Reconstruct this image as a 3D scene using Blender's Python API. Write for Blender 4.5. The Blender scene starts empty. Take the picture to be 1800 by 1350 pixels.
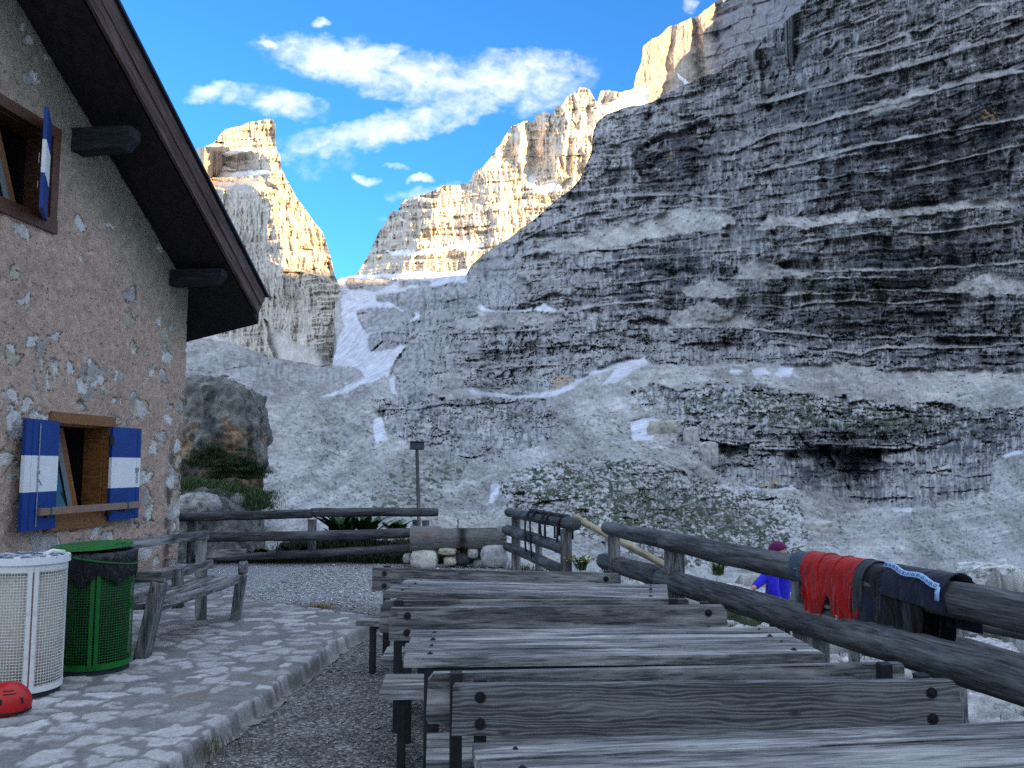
import bpy, bmesh, math, random
import numpy as np
from mathutils import Vector, Matrix, Euler
R = math.radians
scene = bpy.context.scene
col = scene.collection
# ------------------------------------------------------------------ camera
F = 1500.0 / 1800.0
PITCH = R(5.5)
CAM = np.array([0.0, 0.0, 1.65])
cd = bpy.data.cameras.new("camera"); cam = bpy.data.objects.new("camera", cd); col.objects.link(cam)
cam.location = CAM; cam.rotation_euler = (R(90) + PITCH, 0, 0)
cd.sensor_width = 36; cd.lens = 36 * F; cd.clip_start = 0.1; cd.clip_end = 9000
scene.camera = cam
# ------------------------------------------------------------------ light
SUN_EL, SUN_AZ = R(10), R(129.6)
scene.view_settings.view_transform = 'Standard'; scene.view_settings.look = 'None'
scene.view_settings.gamma = 1; scene.view_settings.use_curve_mapping = False
scene.view_settings.exposure = 1.88
scene.cycles.max_bounces = 5; scene.cycles.diffuse_bounces = 3
scene.cycles.use_denoising = False
world = bpy.data.worlds.new("World"); scene.world = world; world.use_nodes = True
def build_world():
    nt = world.node_tree; N = nt.nodes; L = nt.links; N.clear()
    out = N.new('ShaderNodeOutputWorld'); bg = N.new('ShaderNodeBackground'); L.new(bg.outputs[0], out.inputs[0])
    sky = N.new('ShaderNodeTexSky'); sky.sky_type = 'NISHITA'; sky.sun_disc = False
    sky.sun_elevation = SUN_EL; sky.sun_rotation = SUN_AZ; sky.altitude = 2000; sky.air_density = 1.0; sky.dust_density = 0.6; sky.ozone_density = 2.0
    tc = N.new('ShaderNodeTexCoord'); sep = N.new('ShaderNodeSeparateXYZ'); L.new(tc.outputs['Generated'], sep.inputs[0])
    def M(op, a, b=None, c=None, clamp=False):
        n = N.new('ShaderNodeMath'); n.operation = op; n.use_clamp = clamp
        for i, v in enumerate((a, b, c)):
            if v is None: continue
            if isinstance(v, (int, float)): n.inputs[i].default_value = v
            else: L.new(v, n.inputs[i])
        return n.outputs[0]
    def SM(x, a, b):
        n = N.new('ShaderNodeMapRange'); n.interpolation_type = 'SMOOTHSTEP'
        L.new(x, n.inputs[0]); n.inputs[1].default_value = a; n.inputs[2].default_value = b
        return n.outputs[0]
    x, y, z = sep.outputs
    yy = M('MAXIMUM', y, 0.05)
    sx = M('DIVIDE', x, yy); sz = M('DIVIDE', z, yy)     # tangent-plane sky coordinates towards +Y
    cx = N.new('ShaderNodeCombineXYZ'); L.new(sx, cx.inputs[0]); L.new(sz, cx.inputs[1])
    def noise(vec, scale, detail, rough=0.6, dist=0.0, sc=(1, 1, 1), rot=0.0):
        mp = N.new('ShaderNodeMapping'); mp.inputs['Scale'].default_value = sc; mp.inputs['Rotation'].default_value = (0, 0, rot); L.new(vec, mp.inputs[0])
        n = N.new('ShaderNodeTexNoise'); n.inputs['Scale'].default_value = scale; n.inputs['Detail'].default_value = detail
        n.inputs['Roughness'].default_value = rough; n.inputs['Distortion'].default_value = dist; L.new(mp.outputs[0], n.inputs['Vector'])
        return n.outputs[0]
    # warped coordinates
    w1 = noise(cx.outputs[0], 9.0, 3); w2 = noise(cx.outputs[0], 30.0, 3)
    wx = M('ADD', sx, M('MULTIPLY', M('SUBTRACT', w1, 0.5), 0.10))
    wz = M('ADD', sz, M('MULTIPLY', M('SUBTRACT', w2, 0.5), 0.03))
    # cloud banks: (azimuth tangent, elevation tangent, half length, half height, tilt, weight)
    E = []
    def px2(u, v):
        r = (u - 900) / 1500.; up = (675 - v) / 1500.
        d = (r, math.cos(PITCH) - up * math.sin(PITCH), math.sin(PITCH) + up * math.cos(PITCH))
        return d[0] / d[1], d[2] / d[1]
    for (u, v, a, b, t, k) in [(620, 110, 170, 42, -10, 1.0), (740, 140, 170, 50, -12, .8), (900, 135, 150, 50, 4, .85), (960, 165, 80, 36, 14, .6),
                               (355, 163, 52, 18, 12, .9), (430, 165, 60, 22, -5, .55), (500, 185, 75, 26, -8, .85), (470, 78, 24, 9, -12, .95), (563, 38, 17, 9, 0, .8),
                               (690, 225, 210, 30, 14, .85), (860, 170, 170, 30, 16, .8), (560, 250, 90, 32, 10, .5),
                               (655, 315, 26, 9, -12, .8), (738, 313, 18, 8, 5, .8), (700, 295, 18, 6, 0, .6), (770, 335, 80, 14, 12, .6), (570, 290, 70, 30, 5, .35), (1215, 10, 22, 14, 30, .6), (690, 390, 30, 10, 5, .3)]:
        ex, ez = px2(u, v); E.append((ex, ez, a / 1500., b / 1500., R(t), k))
    tot = None
    for (ex, ez, a, b, t, k) in E:
        dx = M('SUBTRACT', wx, ex); dz = M('SUBTRACT', wz, ez)
        p = M('DIVIDE', M('ADD', M('MULTIPLY', dx, math.cos(t)), M('MULTIPLY', dz, math.sin(t))), a)
        q = M('DIVIDE', M('SUBTRACT', M('MULTIPLY', dz, math.cos(t)), M('MULTIPLY', dx, math.sin(t))), b)
        r2 = M('ADD', M('MULTIPLY', p, p), M('MULTIPLY', q, q))
        m = M('MULTIPLY', M('SUBTRACT', 1.0, M('MULTIPLY', r2, 0.62), clamp=True), k)
        tot = m if tot is None else M('MAXIMUM', tot, m)
    n1 = noise(cx.outputs[0], 26.0, 9, 0.62, 0.4, (1, 1.5, 1), R(12)); n2 = noise(cx.outputs[0], 70.0, 5, 0.6, 0.3, (1, 1.3, 1))
    n = M('ADD', M('MULTIPLY', n1, 0.7), M('MULTIPLY', n2, 0.3))
    dens = M('ADD', M('MULTIPLY', tot, 0.92), M('MULTIPLY', M('SUBTRACT', n, 0.5), 2.1))
    dens = M('MULTIPLY', dens, SM(tot, 0.0, 0.25))
    cl = SM(dens, 0.0, 1.3)
    front = SM(y, 0.15, 0.3)
    cl = M('MULTIPLY', cl, front)
    # bright cloud added out of view, overhead and behind, to light the shaded ground
    nb = noise(tc.outputs['Generated'], 3.0, 6, 0.6)
    back = M('MULTIPLY', SM(y, 0.70, 0.3), SM(nb, 0.15, 0.5))
    # sky colour
    hsv = N.new('ShaderNodeMix'); hsv.data_type = 'RGBA'; hsv.blend_type = 'MULTIPLY'; hsv.inputs[0].default_value = 1
    L.new(sky.outputs[0], hsv.inputs[6]); hsv.inputs[7].default_value = SKY_TINT
    mx = N.new('ShaderNodeMix'); mx.data_type = 'RGBA'; L.new(cl, mx.inputs[0]); L.new(hsv.outputs[2], mx.inputs[6]); mx.inputs[7].default_value = CLOUD_COL
    mb = N.new('ShaderNodeMix'); mb.data_type = 'RGBA'; L.new(back, mb.inputs[0]); L.new(mx.outputs[2], mb.inputs[6]); mb.inputs[7].default_value = BACK_COL
    L.new(mb.outputs[2], bg.inputs[0]); bg.inputs[1].default_value = 0.1
SKY_TINT = (0.30, .77, 1.17, 1)
CLOUD_COL = (3.5, 3.7, 3.95, 1)
BACK_COL = (3.0, 3.55, 4.5, 1)
BACK_LOW = (.68, .86, 1.18, 1)
build_world()
sd = bpy.data.lights.new("sun", 'SUN'); sun = bpy.data.objects.new("sun", sd); col.objects.link(sun)
sd.energy = 5.0; sd.angle = R(0.5); sd.color = (1.0, 0.62, 0.28)
_s = Vector((math.sin(SUN_AZ) * math.cos(SUN_EL), math.cos(SUN_AZ) * math.cos(SUN_EL), math.sin(SUN_EL)))
sun.rotation_euler = _s.to_track_quat('Z', 'Y').to_euler()
sun.location = (30, -30, 40)
# ------------------------------------------------------------------ helpers
def ray(u, v):
    u = np.asarray(u, float); v = np.asarray(v, float)
    r = (u - 900) / 1500.; up = (675 - v) / 1500.
    d = np.stack([r, math.cos(PITCH) - up * math.sin(PITCH), math.sin(PITCH) + up * math.cos(PITCH)], -1)
    return d
def PY(u, v, Y):            # point seen at (u,v) at forward distance Y
    d = ray(u, v); return Vector(CAM + d * (Y / d[1]))
def PZ(u, v, z):            # point seen at (u,v) at height z
    d = ray(u, v); return Vector(CAM + d * ((z - CAM[2]) / d[2]))
def tag(o, label=None, cat=None, group=None, kind=None):
    if label: o['label'] = label
    if cat: o['category'] = cat
    if group: o['group'] = group
    if kind: o['kind'] = kind
    return o
def empty(name, loc, rz=0.0):
    o = bpy.data.objects.new(name, None); col.objects.link(o); o.location = loc; o.rotation_euler = (0, 0, rz); o.empty_display_size = 0.1
    return o
def np_mesh(name, V, Fq, mat=None, smooth=False, attrs=None, parent=None):
    me = bpy.data.meshes.new(name); V = np.asarray(V, np.float32).reshape(-1, 3); Fq = np.asarray(Fq, np.int32)
    k = Fq.shape[1]; n = len(Fq)
    me.vertices.add(len(V)); me.vertices.foreach_set('co', V.ravel())
    me.loops.add(n * k); me.loops.foreach_set('vertex_index', Fq.ravel())
    me.polygons.add(n); me.polygons.foreach_set('loop_start', np.arange(0, n * k, k, dtype=np.int32))
    me.polygons.foreach_set('loop_total', np.full(n, k, np.int32))
    me.update(calc_edges=True)
    if smooth: me.polygons.foreach_set('use_smooth', np.ones(n, bool))
    for an, av in (attrs or {}).items():
        a = me.attributes.new(an, 'FLOAT_COLOR', 'POINT')
        c = np.ones((len(V), 4), np.float32); c[:, :3] = av.reshape(-1, 3); a.data.foreach_set('color', c.ravel())
    if mat: me.materials.append(mat)
    o = bpy.data.objects.new(name, me); col.objects.link(o)
    if parent: o.parent = parent
    return o
def grid_faces(nr, nc):
    i = np.arange(nr * nc).reshape(nr, nc)
    return np.stack([i[:-1, :-1], i[1:, :-1], i[1:, 1:], i[:-1, 1:]], -1).reshape(-1, 4)
def _h(ix, iy, s):
    h = (ix.astype(np.int64) * 374761393 + iy.astype(np.int64) * 668265263 + s * 1442695041) & 0xffffffff
    h = ((h ^ (h >> 13)) * 1274126177) & 0xffffffff
    h = ((h ^ (h >> 16)) * 2246822519) & 0xffffffff
    return ((h ^ (h >> 15)) & 0xffffff) / float(0xffffff)
def perlin(x, y, s=0):
    x0 = np.floor(x); y0 = np.floor(y); fx = x - x0; fy = y - y0; ix = x0.astype(np.int64); iy = y0.astype(np.int64)
    u = fx * fx * fx * (fx * (fx * 6 - 15) + 10); w = fy * fy * fy * (fy * (fy * 6 - 15) + 10)
    def g(dx, dy):
        a = _h(ix + dx, iy + dy, s) * 6.2831853
        return np.cos(a) * (fx - dx) + np.sin(a) * (fy - dy)
    n0 = g(0, 0); n1 = g(1, 0); n2 = g(0, 1); n3 = g(1, 1)
    a = n0 + u * (n1 - n0); b = n2 + u * (n3 - n2)
    return (a + w * (b - a)) * 1.5
def fbm(x, y, o=5, s=0, g=0.5):
    t = 0; a = 1.0; n = 0
    for i in range(o):
        t = t + a * perlin(x * 2 ** i + 17.3 * i, y * 2 ** i - 9.1 * i, s + i * 7); n += a; a *= g
    return t / n
def ridged(x, y, o=4, s=0, g=0.55):
    t = 0; a = 1.0; n = 0
    for i in range(o):
        t = t + a * (1 - 2 * np.abs(perlin(x * 2 ** i + 5.7 * i, y * 2 ** i + 3.3 * i, s + i * 11))); n += a; a *= g
    return t / n
def cells(x, y, s=0):       # voronoi: distance to nearest, second nearest, random id
    ix = np.floor(x).astype(np.int64); iy = np.floor(y).astype(np.int64)
    d1 = np.full(x.shape, 9.0); d2 = np.full(x.shape, 9.0); rid = np.zeros(x.shape)
    for a in (-1, 0, 1):
        for b in (-1, 0, 1):
            px = ix + a + _h(ix + a, iy + b, s); py = iy + b + _h(ix + a, iy + b, s + 91)
            d = np.hypot(px - x, py - y); r = _h(ix + a, iy + b, s + 177)
            m = d < d1; d2 = np.where(m, d1, np.minimum(d2, d)); rid = np.where(m, r, rid); d1 = np.where(m, d, d1)
    return d1, d2, rid
def ss(x, a, b):
    t = np.clip((x - a) / (b - a), 0, 1); return t * t * (3 - 2 * t)
def polym(X, Y, pts):
    pts = np.asarray(pts, float); m = np.zeros(X.shape, bool)
    bb = (X >= pts[:, 0].min()) & (X <= pts[:, 0].max()) & (Y >= pts[:, 1].min()) & (Y <= pts[:, 1].max())
    x = X[bb]; y = Y[bb]; r = np.zeros(x.shape, bool); j = len(pts) - 1
    for i in range(len(pts)):
        xi, yi = pts[i]; xj, yj = pts[j]
        if yi != yj: r ^= ((yi > y) != (yj > y)) & (x < (xj - xi) * (y - yi) / (yj - yi) + xi)
        j = i
    m[bb] = r; return m.astype(float)
def blur(m, n=2):
    for _ in range(n):
        p = np.pad(m, 1, mode='edge'); m = (p[:-2, 1:-1] + p[2:, 1:-1] + p[1:-1, :-2] + p[1:-1, 2:] + 2 * p[1:-1, 1:-1]) / 6
    return m
def PL(pts, u): pts = np.asarray(pts, float); return np.interp(u, pts[:, 0], pts[:, 1])
def tps(ctrl, X, Y):
    c = np.asarray(ctrl, float); px = c[:, 0] / 300; py = c[:, 1] / 300; z = np.log(c[:, 2]); n = len(c)
    def k(r2): return np.where(r2 > 0, r2 * np.log(r2 + 1e-12), 0)
    A = np.zeros((n + 3, n + 3)); A[:n, :n] = k((px[:, None] - px) ** 2 + (py[:, None] - py) ** 2) + np.eye(n) * 0.002
    Pm = np.stack([np.ones(n), px, py], 1); A[:n, n:] = Pm; A[n:, :n] = Pm.T
    w = np.linalg.solve(A, np.concatenate([z, np.zeros(3)]))
    X = X / 300; Y = Y / 300; o = w[n] + w[n + 1] * X + w[n + 2] * Y
    for i in range(n): o = o + w[i] * k((X - px[i]) ** 2 + (Y - py[i]) ** 2)
    return np.exp(o)
# ------------------------------------------------------------------ materials
class NT:
    def __init__(s, name):
        s.m = bpy.data.materials.new(name); s.m.use_nodes = True; s.t = s.m.node_tree; s.N = s.t.nodes; s.L = s.t.links
        s.b = s.N['Principled BSDF']; s.tc = s.N.new('ShaderNodeTexCoord')
    def lk(s, a, b): s.L.new(a, b)
    def mp(s, sc=(1, 1, 1), src='Object', rot=(0, 0, 0), vec=None):
        n = s.N.new('ShaderNodeMapping'); n.inputs['Scale'].default_value = sc; n.inputs['Rotation'].default_value = rot
        s.lk(vec or s.tc.outputs[src], n.inputs[0]); return n.outputs[0]
    def noise(s, vec, scale=5, detail=5, rough=0.6, dist=0.0):
        n = s.N.new('ShaderNodeTexNoise'); n.inputs['Scale'].default_value = scale; n.inputs['Detail'].default_value = detail
        n.inputs['Roughness'].default_value = rough; n.inputs['Distortion'].default_value = dist; s.lk(vec, n.inputs['Vector']); return n.outputs[0]
    def vor(s, vec, scale=5, feat='F1', rnd=1.0, out=0):
        n = s.N.new('ShaderNodeTexVoronoi'); n.feature = feat; n.inputs['Scale'].default_value = scale; n.inputs['Randomness'].default_value = rnd
        s.lk(vec, n.inputs['Vector']); return n.outputs[out]
    def ramp(s, x, st):
        n = s.N.new('ShaderNodeValToRGB'); e = n.color_ramp.elements
        while len(e) < len(st): e.new(0.5)
        for i, (p, c) in enumerate(st):
            e[i].position = p; e[i].color = (c, c, c, 1) if isinstance(c, (int, float)) else tuple(c) + (1,)
        s.lk(x, n.inputs[0]); return n.outputs[0]
    def math(s, op, a, b=0.0):
        n = s.N.new('ShaderNodeMath'); n.operation = op
        for i, v in enumerate((a, b)):
            if isinstance(v, (int, float)): n.inputs[i].default_value = v
            else: s.lk(v, n.inputs[i])
        return n.outputs[0]
    def mix(s, f, a, b, mode='MIX'):
        n = s.N.new('ShaderNodeMix'); n.data_type = 'RGBA'; n.blend_type = mode
        for i, v in ((0, f), (6, a), (7, b)):
            if isinstance(v, (int, float)): n.inputs[i].default_value = v
            elif isinstance(v, tuple): n.inputs[i].default_value = v if len(v) == 4 else v + (1,)
            else: s.lk(v, n.inputs[i])
        return n.outputs[2]
    def attr(s, name):
        n = s.N.new('ShaderNodeAttribute'); n.attribute_name = name; return n.outputs['Color']
    def info(s):
        n = s.N.new('ShaderNodeObjectInfo'); return n.outputs['Random']
    def col(s, c):
        if isinstance(c, tuple): s.b.inputs['Base Color'].default_value = c if len(c) == 4 else c + (1,)
        else: s.lk(c, s.b.inputs['Base Color'])
    def bump(s, h, strength=0.3, dist=0.01, prev=None):
        n = s.N.new('ShaderNodeBump'); n.inputs['Strength'].default_value = strength; n.inputs['Distance'].default_value = dist
        s.lk(h, n.inputs['Height'])
        if prev: s.lk(prev, n.inputs['Normal'])
        s.lk(n.outputs[0], s.b.inputs['Normal']); return n.outputs[0]
    def set(s, rough=0.8, metal=0.0, spec=0.3):
        s.b.inputs['Roughness'].default_value = rough; s.b.inputs['Metallic'].default_value = metal; s.b.inputs['Specular IOR Level'].default_value = spec; return s.m
# ================================================================== MOUNTAINS AND TERRAIN
def mat_rock(name, s1, s2):
    t = NT(name); v = t.mp(); c = t.attr('Col')
    n1 = t.noise(v, s1, 8, 0.65); n2 = t.noise(v, s2, 6, 0.7)
    f = t.ramp(n1, [(0.3, 0.72), (0.7, 1.25)]); g = t.ramp(n2, [(0.3, 0.75), (0.72, 1.25)])
    c = t.mix(1.0, c, f, 'MULTIPLY'); c = t.mix(1.0, c, g, 'MULTIPLY'); t.col(c)
    t.bump(n2, 0.5, 0.35 / s2 * 2); return t.set(0.95, 0, 0.15)
def strata(s, P, seed, u, jit=0.35, edge=0.8):
    """stepped profile: deviation 0..1 growing down each cliff face, coming back over each ledge"""
    s = s / P + jit * np.sin(s / P * 1.7 + seed) * 0.5
    k = np.floor(s); f = s - k
    a = 0.35 + 1.1 * _h(k, np.full(k.shape, 3), seed) ; a = a * np.clip(0.75 + 0.9 * perlin(u / 130.0 + k * 5.31, k * 1.7, seed + 5), 0.1, 2)
    dev = np.where(f < edge, f / edge, 1 - ss(f, edge, 1.0))
    return dev * a, ss(f, edge, 1.0) * np.clip(a, 0, 1), f
class Sheet:
    def __init__(s, u0, u1, du, nrow, top, bot, jag, seed):
        uu = np.arange(u0, u1 + du, du); vt = PL(top, uu)
        vt = vt + jag * (fbm(uu / 22.0, uu * 0, 5, seed) * 1.3)
        vb = PL(bot, uu); vb = np.maximum(vb, vt + 6)
        t = np.linspace(vt.min(), vb.max(), nrow)[:, None]
        s.u = np.repeat(uu[None], nrow, 0); s.v = np.clip(np.repeat(t, len(uu), 1), vt[None], vb[None]); s.seed = seed
        s.uw = s.u + 11 * fbm(s.u / 34.0, s.v / 34.0, 5, seed + 50, .6); s.vw = s.v + 9 * fbm(s.u / 30.0, s.v / 24.0, 5, seed + 60, .6)
        s.dev = np.zeros_like(s.u); s.led = np.zeros_like(s.u)
    def poly(s, pts, b=2, w=1.0): return blur(polym(s.u + w * (s.uw - s.u), s.v + w * (s.vw - s.v), pts), b)
    def polys(s, L, b=2, w=1.0):
        m = np.zeros_like(s.u)
        for p in L: m = np.maximum(m, s.poly(p, b, w))
        return m
    def ledge(s, pts, A=10, th=4, B=5, h=12, fade=35, pale=1.0, wob=3.0):
        p = np.asarray(pts, float); f = PL(pts, s.u) + wob * fbm(s.u / 38.0, s.u * 0 + p[0, 1], 5, 3) * 1.1
        w = ss(s.u, p[0, 0] - fade, p[0, 0] + fade * .3) * (1 - ss(s.u, p[-1, 0] - fade * .3, p[-1, 0] + fade))
        w = w * np.clip(0.8 + 0.8 * perlin(s.u / 45.0, s.u * 0 + p[0, 1] * .1, 9), 0.15, 1.3)
        th = th * (.45 + 1.1 * np.clip(.5 + perlin(s.u / 28.0, s.u * 0 + p[0, 1] * .3, 19), 0, 1)); t = s.v - f
        s.dev += w * A * (1 - ss(t, -th, 0)) - w * A * 0.5
        s.dev += w * B * ss(t, 0, 2.5) * np.exp(-np.clip(t, 0, 1e9) / h)
        s.led = np.maximum(s.led, w * pale * ss(t, -th * 1.15, -th * .6) * (1 - ss(t, -1.0, 0.5)))
    def build(s, name, S, colr, mat, back=True, skirt=120.0):
        Sx = S * (1 + s.dev / 1500.0)
        P = CAM + ray(s.u, s.v) * Sx[..., None]
        C = colr
        if back:      # rounded crest and the far side of the mass
            top = P[0]; rows = []
            for k, (d, z) in enumerate(((4, -0.5), (25, -8), (skirt, -skirt * .8))):
                q = top.copy(); q[:, 1] += d; q[:, 0] += d * top[:, 0] / top[:, 1] * 1.0; q[:, 2] += z * (1 + .3 * np.sin(q[:, 0] * .05)); rows.append(q)
            P = np.concatenate([np.stack(rows[::-1]), P]); C = np.concatenate([np.repeat(C[:1], 3, 0), C])
        nr, nc = P.shape[:2]
        fc = grid_faces(nr, nc); pf = P.reshape(-1, 3)[fc]; ok = np.linalg.norm(np.cross(pf[:, 2] - pf[:, 0], pf[:, 3] - pf[:, 1]), axis=1) > 1e-7
        return np_mesh(name, P, fc[ok], mat, attrs={'Col': C})
def bblur(m, r):
    for _ in range(2):
        for ax in (0, 1):
            p = np.pad(m, [(r + 1, r) if a == ax else (0, 0) for a in (0, 1)], mode='edge'); c = np.cumsum(p, axis=ax); n = m.shape[ax]
            m = (np.take(c, range(2 * r + 1, 2 * r + 1 + n), ax) - np.take(c, range(0, n), ax)) / (2 * r + 1)
    return m
def blocks(u, s, W_, H_, A, seed, w=.45):
    x = u / W_ + w * fbm(u / W_ * .8, s / H_ * .8, 3, seed) ; y = s / H_ + .18 * fbm(u / W_ * .7, s / H_, 3, seed + 1)
    r = np.floor(y); x = x + _h(r.astype(int), r.astype(int) * 0, seed + 2) * 5; a = np.floor(x + .35 * np.sin(r * 2.1)); fx = x + .35 * np.sin(r * 2.1) - a; fy = y - r
    v0 = _h(a.astype(int), r.astype(int), seed + 3); rd = np.minimum(ss(fx, 0, .06), 1 - ss(fx, .94, 1)) * ss(fy, 0, .12)
    return A * (.5 - v0 * (.72 + .28 * rd))
def cmix(c, m, k): return c * (1 - m[..., None]) + np.asarray(k)[None, None] * m[..., None]
def cl(t, v): return np.asarray(t)[None, None] * v[..., None]

CTRL = []
def build_main():
    top = [(215, 600), (300, 588), (400, 600), (480, 628), (560, 643), (586, 640), (588, 560), (590, 500), (600, 487), (650, 492), (760, 489), (818, 483), (828, 466), (850, 448), (870, 434), (900, 415),
           (940, 385), (965, 362), (1000, 335), (1018, 318), (1032, 285), (1040, 268), (1042, 232), (1052, 212), (1066, 200), (1082, 196), (1100, 188), (1130, 184), (1150, 178), (1180, 160), (1205, 150), (1230, 135), (1262, 128), (1290, 108), (1325, 90), (1345, 64), (1370, 46), (1400, 20), (1440, -25), (1965, -25)]
    sh = Sheet(215, 1960, 1.45, 660, top, [(215, 1035), (1965, 1035)], 2.2, 11)
    u, v = sh.u, sh.v
    ctrl = [(330, 960, 75), (500, 960, 75), (500, 890, 125), (440, 800, 230), (550, 800, 220), (600, 720, 350), (600, 680, 450), (450, 700, 420), (350, 600, 640), (480, 640, 600), (570, 645, 640), (640, 620, 560), (620, 560, 720), (600, 492, 950), (690, 492, 950),
            (680, 560, 600), (760, 500, 640), (700, 640, 400), (700, 690, 310), (900, 690, 290), (900, 540, 345), (900, 420, 450), (818, 486, 520), (1000, 340, 480), (1040, 250, 500), (1060, 420, 400), (1200, 370, 385), (1200, 250, 440), (1200, 155, 520), (1330, 100, 480), (1345, -20, 430),
            (1300, 370, 330), (1130, 630, 250), (1300, 640, 230), (1500, 640, 205), (1800, 640, 185), (1100, 540, 310), (1300, 500, 275), (1500, 500, 240), (1800, 490, 215), (1500, 370, 275), (1800, 350, 250), (1500, 200, 320), (1800, 110, 295), (1500, -20, 390), (1830, -20, 340), (1350, 250, 380),
            (1500, 690, 168), (1800, 690, 150), (1300, 680, 165), (1500, 725, 155), (1500, 790, 135), (1500, 885, 112), (1250, 760, 130), (1250, 835, 112), (1120, 700, 185), (1750, 780, 115), (1750, 860, 78), (1600, 910, 68), (1800, 800, 95), (1800, 950, 36), (1500, 960, 42), (1300, 950, 48), (1380, 880, 80),
            (1100, 950, 45), (1000, 835, 78), (1150, 830, 84), (1100, 770, 130), (1000, 760, 150), (950, 830, 80), (890, 860, 72), (920, 905, 56), (830, 950, 52), (700, 900, 66), (700, 820, 125), (760, 785, 160), (760, 705, 215), (950, 705, 220), (900, 790, 140), (660, 700, 300), (820, 830, 105), (850, 880, 80),
            (320, 1030, 22), (700, 1030, 22), (1100, 1030, 21), (1500, 1030, 21), (1800, 1030, 20)]
    CTRL[:] = ctrl; S = tps(ctrl, u, v)
    # ---- regions
    wall = [(640, 640), (690, 620), (688, 660), (700, 692), (725, 688), (790, 684), (830, 680), (900, 690), (965, 690), (1020, 665), (1075, 636), (1120, 628), (1150, 640), (1200, 646), (1300, 640), (1380, 640), (1500, 641), (1560, 652), (1600, 645), (1650, 656), (1700, 645), (1745, 656), (1850, 645), (1850, -60), (1330, -60), (820, 400), (800, 495), (720, 540), (700, 590)]
    low = [(1108, 690), (1140, 672), (1200, 690), (1240, 676), (1330, 672), (1400, 690), (1500, 700), (1590, 712), (1640, 708), (1700, 718), (1790, 716), (1850, 700), (1850, 780), (1790, 792), (1745, 815), (1740, 865), (1680, 880), (1640, 892), (1540, 892), (1470, 872), (1400, 857), (1320, 858), (1260, 838), (1222, 806), (1190, 780), (1200, 740), (1130, 715)]
    mid = [(653, 705), (700, 698), (745, 690), (790, 702), (830, 700), (955, 700), (990, 735), (965, 775), (905, 800), (880, 815), (820, 815), (790, 795), (720, 782), (690, 770), (668, 740)]
    kno = [(872, 850), (890, 838), (950, 812), (1060, 806), (1150, 812), (1230, 840), (1310, 862), (1400, 876), (1425, 930), (1410, 985), (1200, 1000), (1060, 960), (1000, 930), (930, 905), (890, 890)]
    lft = [(320, 640), (400, 625), (480, 622), (560, 636), (628, 642), (640, 660), (600, 672), (540, 668), (480, 690), (420, 715), (320, 720)]
    isl = [[(607, 489), (690, 487), (700, 496), (672, 508), (640, 511), (612, 510)], [(702, 494), (730, 492), (765, 494), (755, 503), (705, 504)], [(657, 517), (740, 505), (820, 495), (840, 560), (760, 560), (722, 545), (690, 533), (660, 532)],
           [(626, 546), (680, 541), (740, 543), (715, 568), (690, 582), (645, 585), (629, 565)], [(650, 590), (690, 572), (760, 560), (760, 602), (715, 608), (690, 614), (655, 620), (645, 605)]]
    gul = [(586, 470), (820, 470), (822, 496), (760, 520), (740, 545), (735, 580), (722, 602), (700, 625), (690, 640), (684, 660), (650, 672), (600, 692), (560, 700), (640, 665), (634, 648), (584, 642), (596, 600), (606, 575), (598, 530)]
    k1 = sh.poly(wall, 3); k2 = sh.poly(low, 2); k3 = sh.poly(mid, 2); k4 = sh.poly(kno, 3); k5 = sh.poly(lft, 3); ki = sh.polys(isl, 1)
    snow = sh.poly(gul, 1) * (1 - ki)
    ki = np.maximum(ki, 0)
    sn = [[(655, 738), (672, 733), (676, 758), (683, 773), (660, 781), (655, 760)], [(684, 668), (695, 660), (698, 696), (686, 690)],
          [(820, 680), (850, 687), (900, 693), (950, 690), (985, 682), (1020, 665), (1060, 643), (1085, 633), (1100, 635), (1130, 626), (1139, 640), (1110, 655), (1082, 672), (1056, 678), (1068, 660), (1084, 645), (1040, 660), (995, 688), (960, 700), (880, 699), (830, 691)],
          [(1108, 742), (1130, 734), (1163, 737), (1146, 772), (1114, 773)], [(858, 882), (866, 850), (880, 850), (874, 872), (864, 884)], [(1374, 640), (1394, 641), (1392, 662), (1360, 664)], [(1322, 650), (1345, 644), (1357, 658), (1325, 662)],
          [(1285, 648), (1310, 650), (1300, 656), (1283, 655)], [(1308, 851), (1335, 857), (1338, 861), (1312, 860)], [(1353, 861), (1370, 855), (1392, 851), (1407, 861)], [(1563, 893), (1612, 892), (1602, 900), (1570, 899)], [(937, 546), (957, 533), (978, 546), (975, 549)], [(838, 540), (846, 534), (856, 544), (900, 545), (938, 543), (936, 548), (850, 548)], [(1762, 800), (1800, 788), (1795, 797), (1768, 804)]]
    snow = np.maximum(snow, sh.polys(sn, 1, .5))
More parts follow.
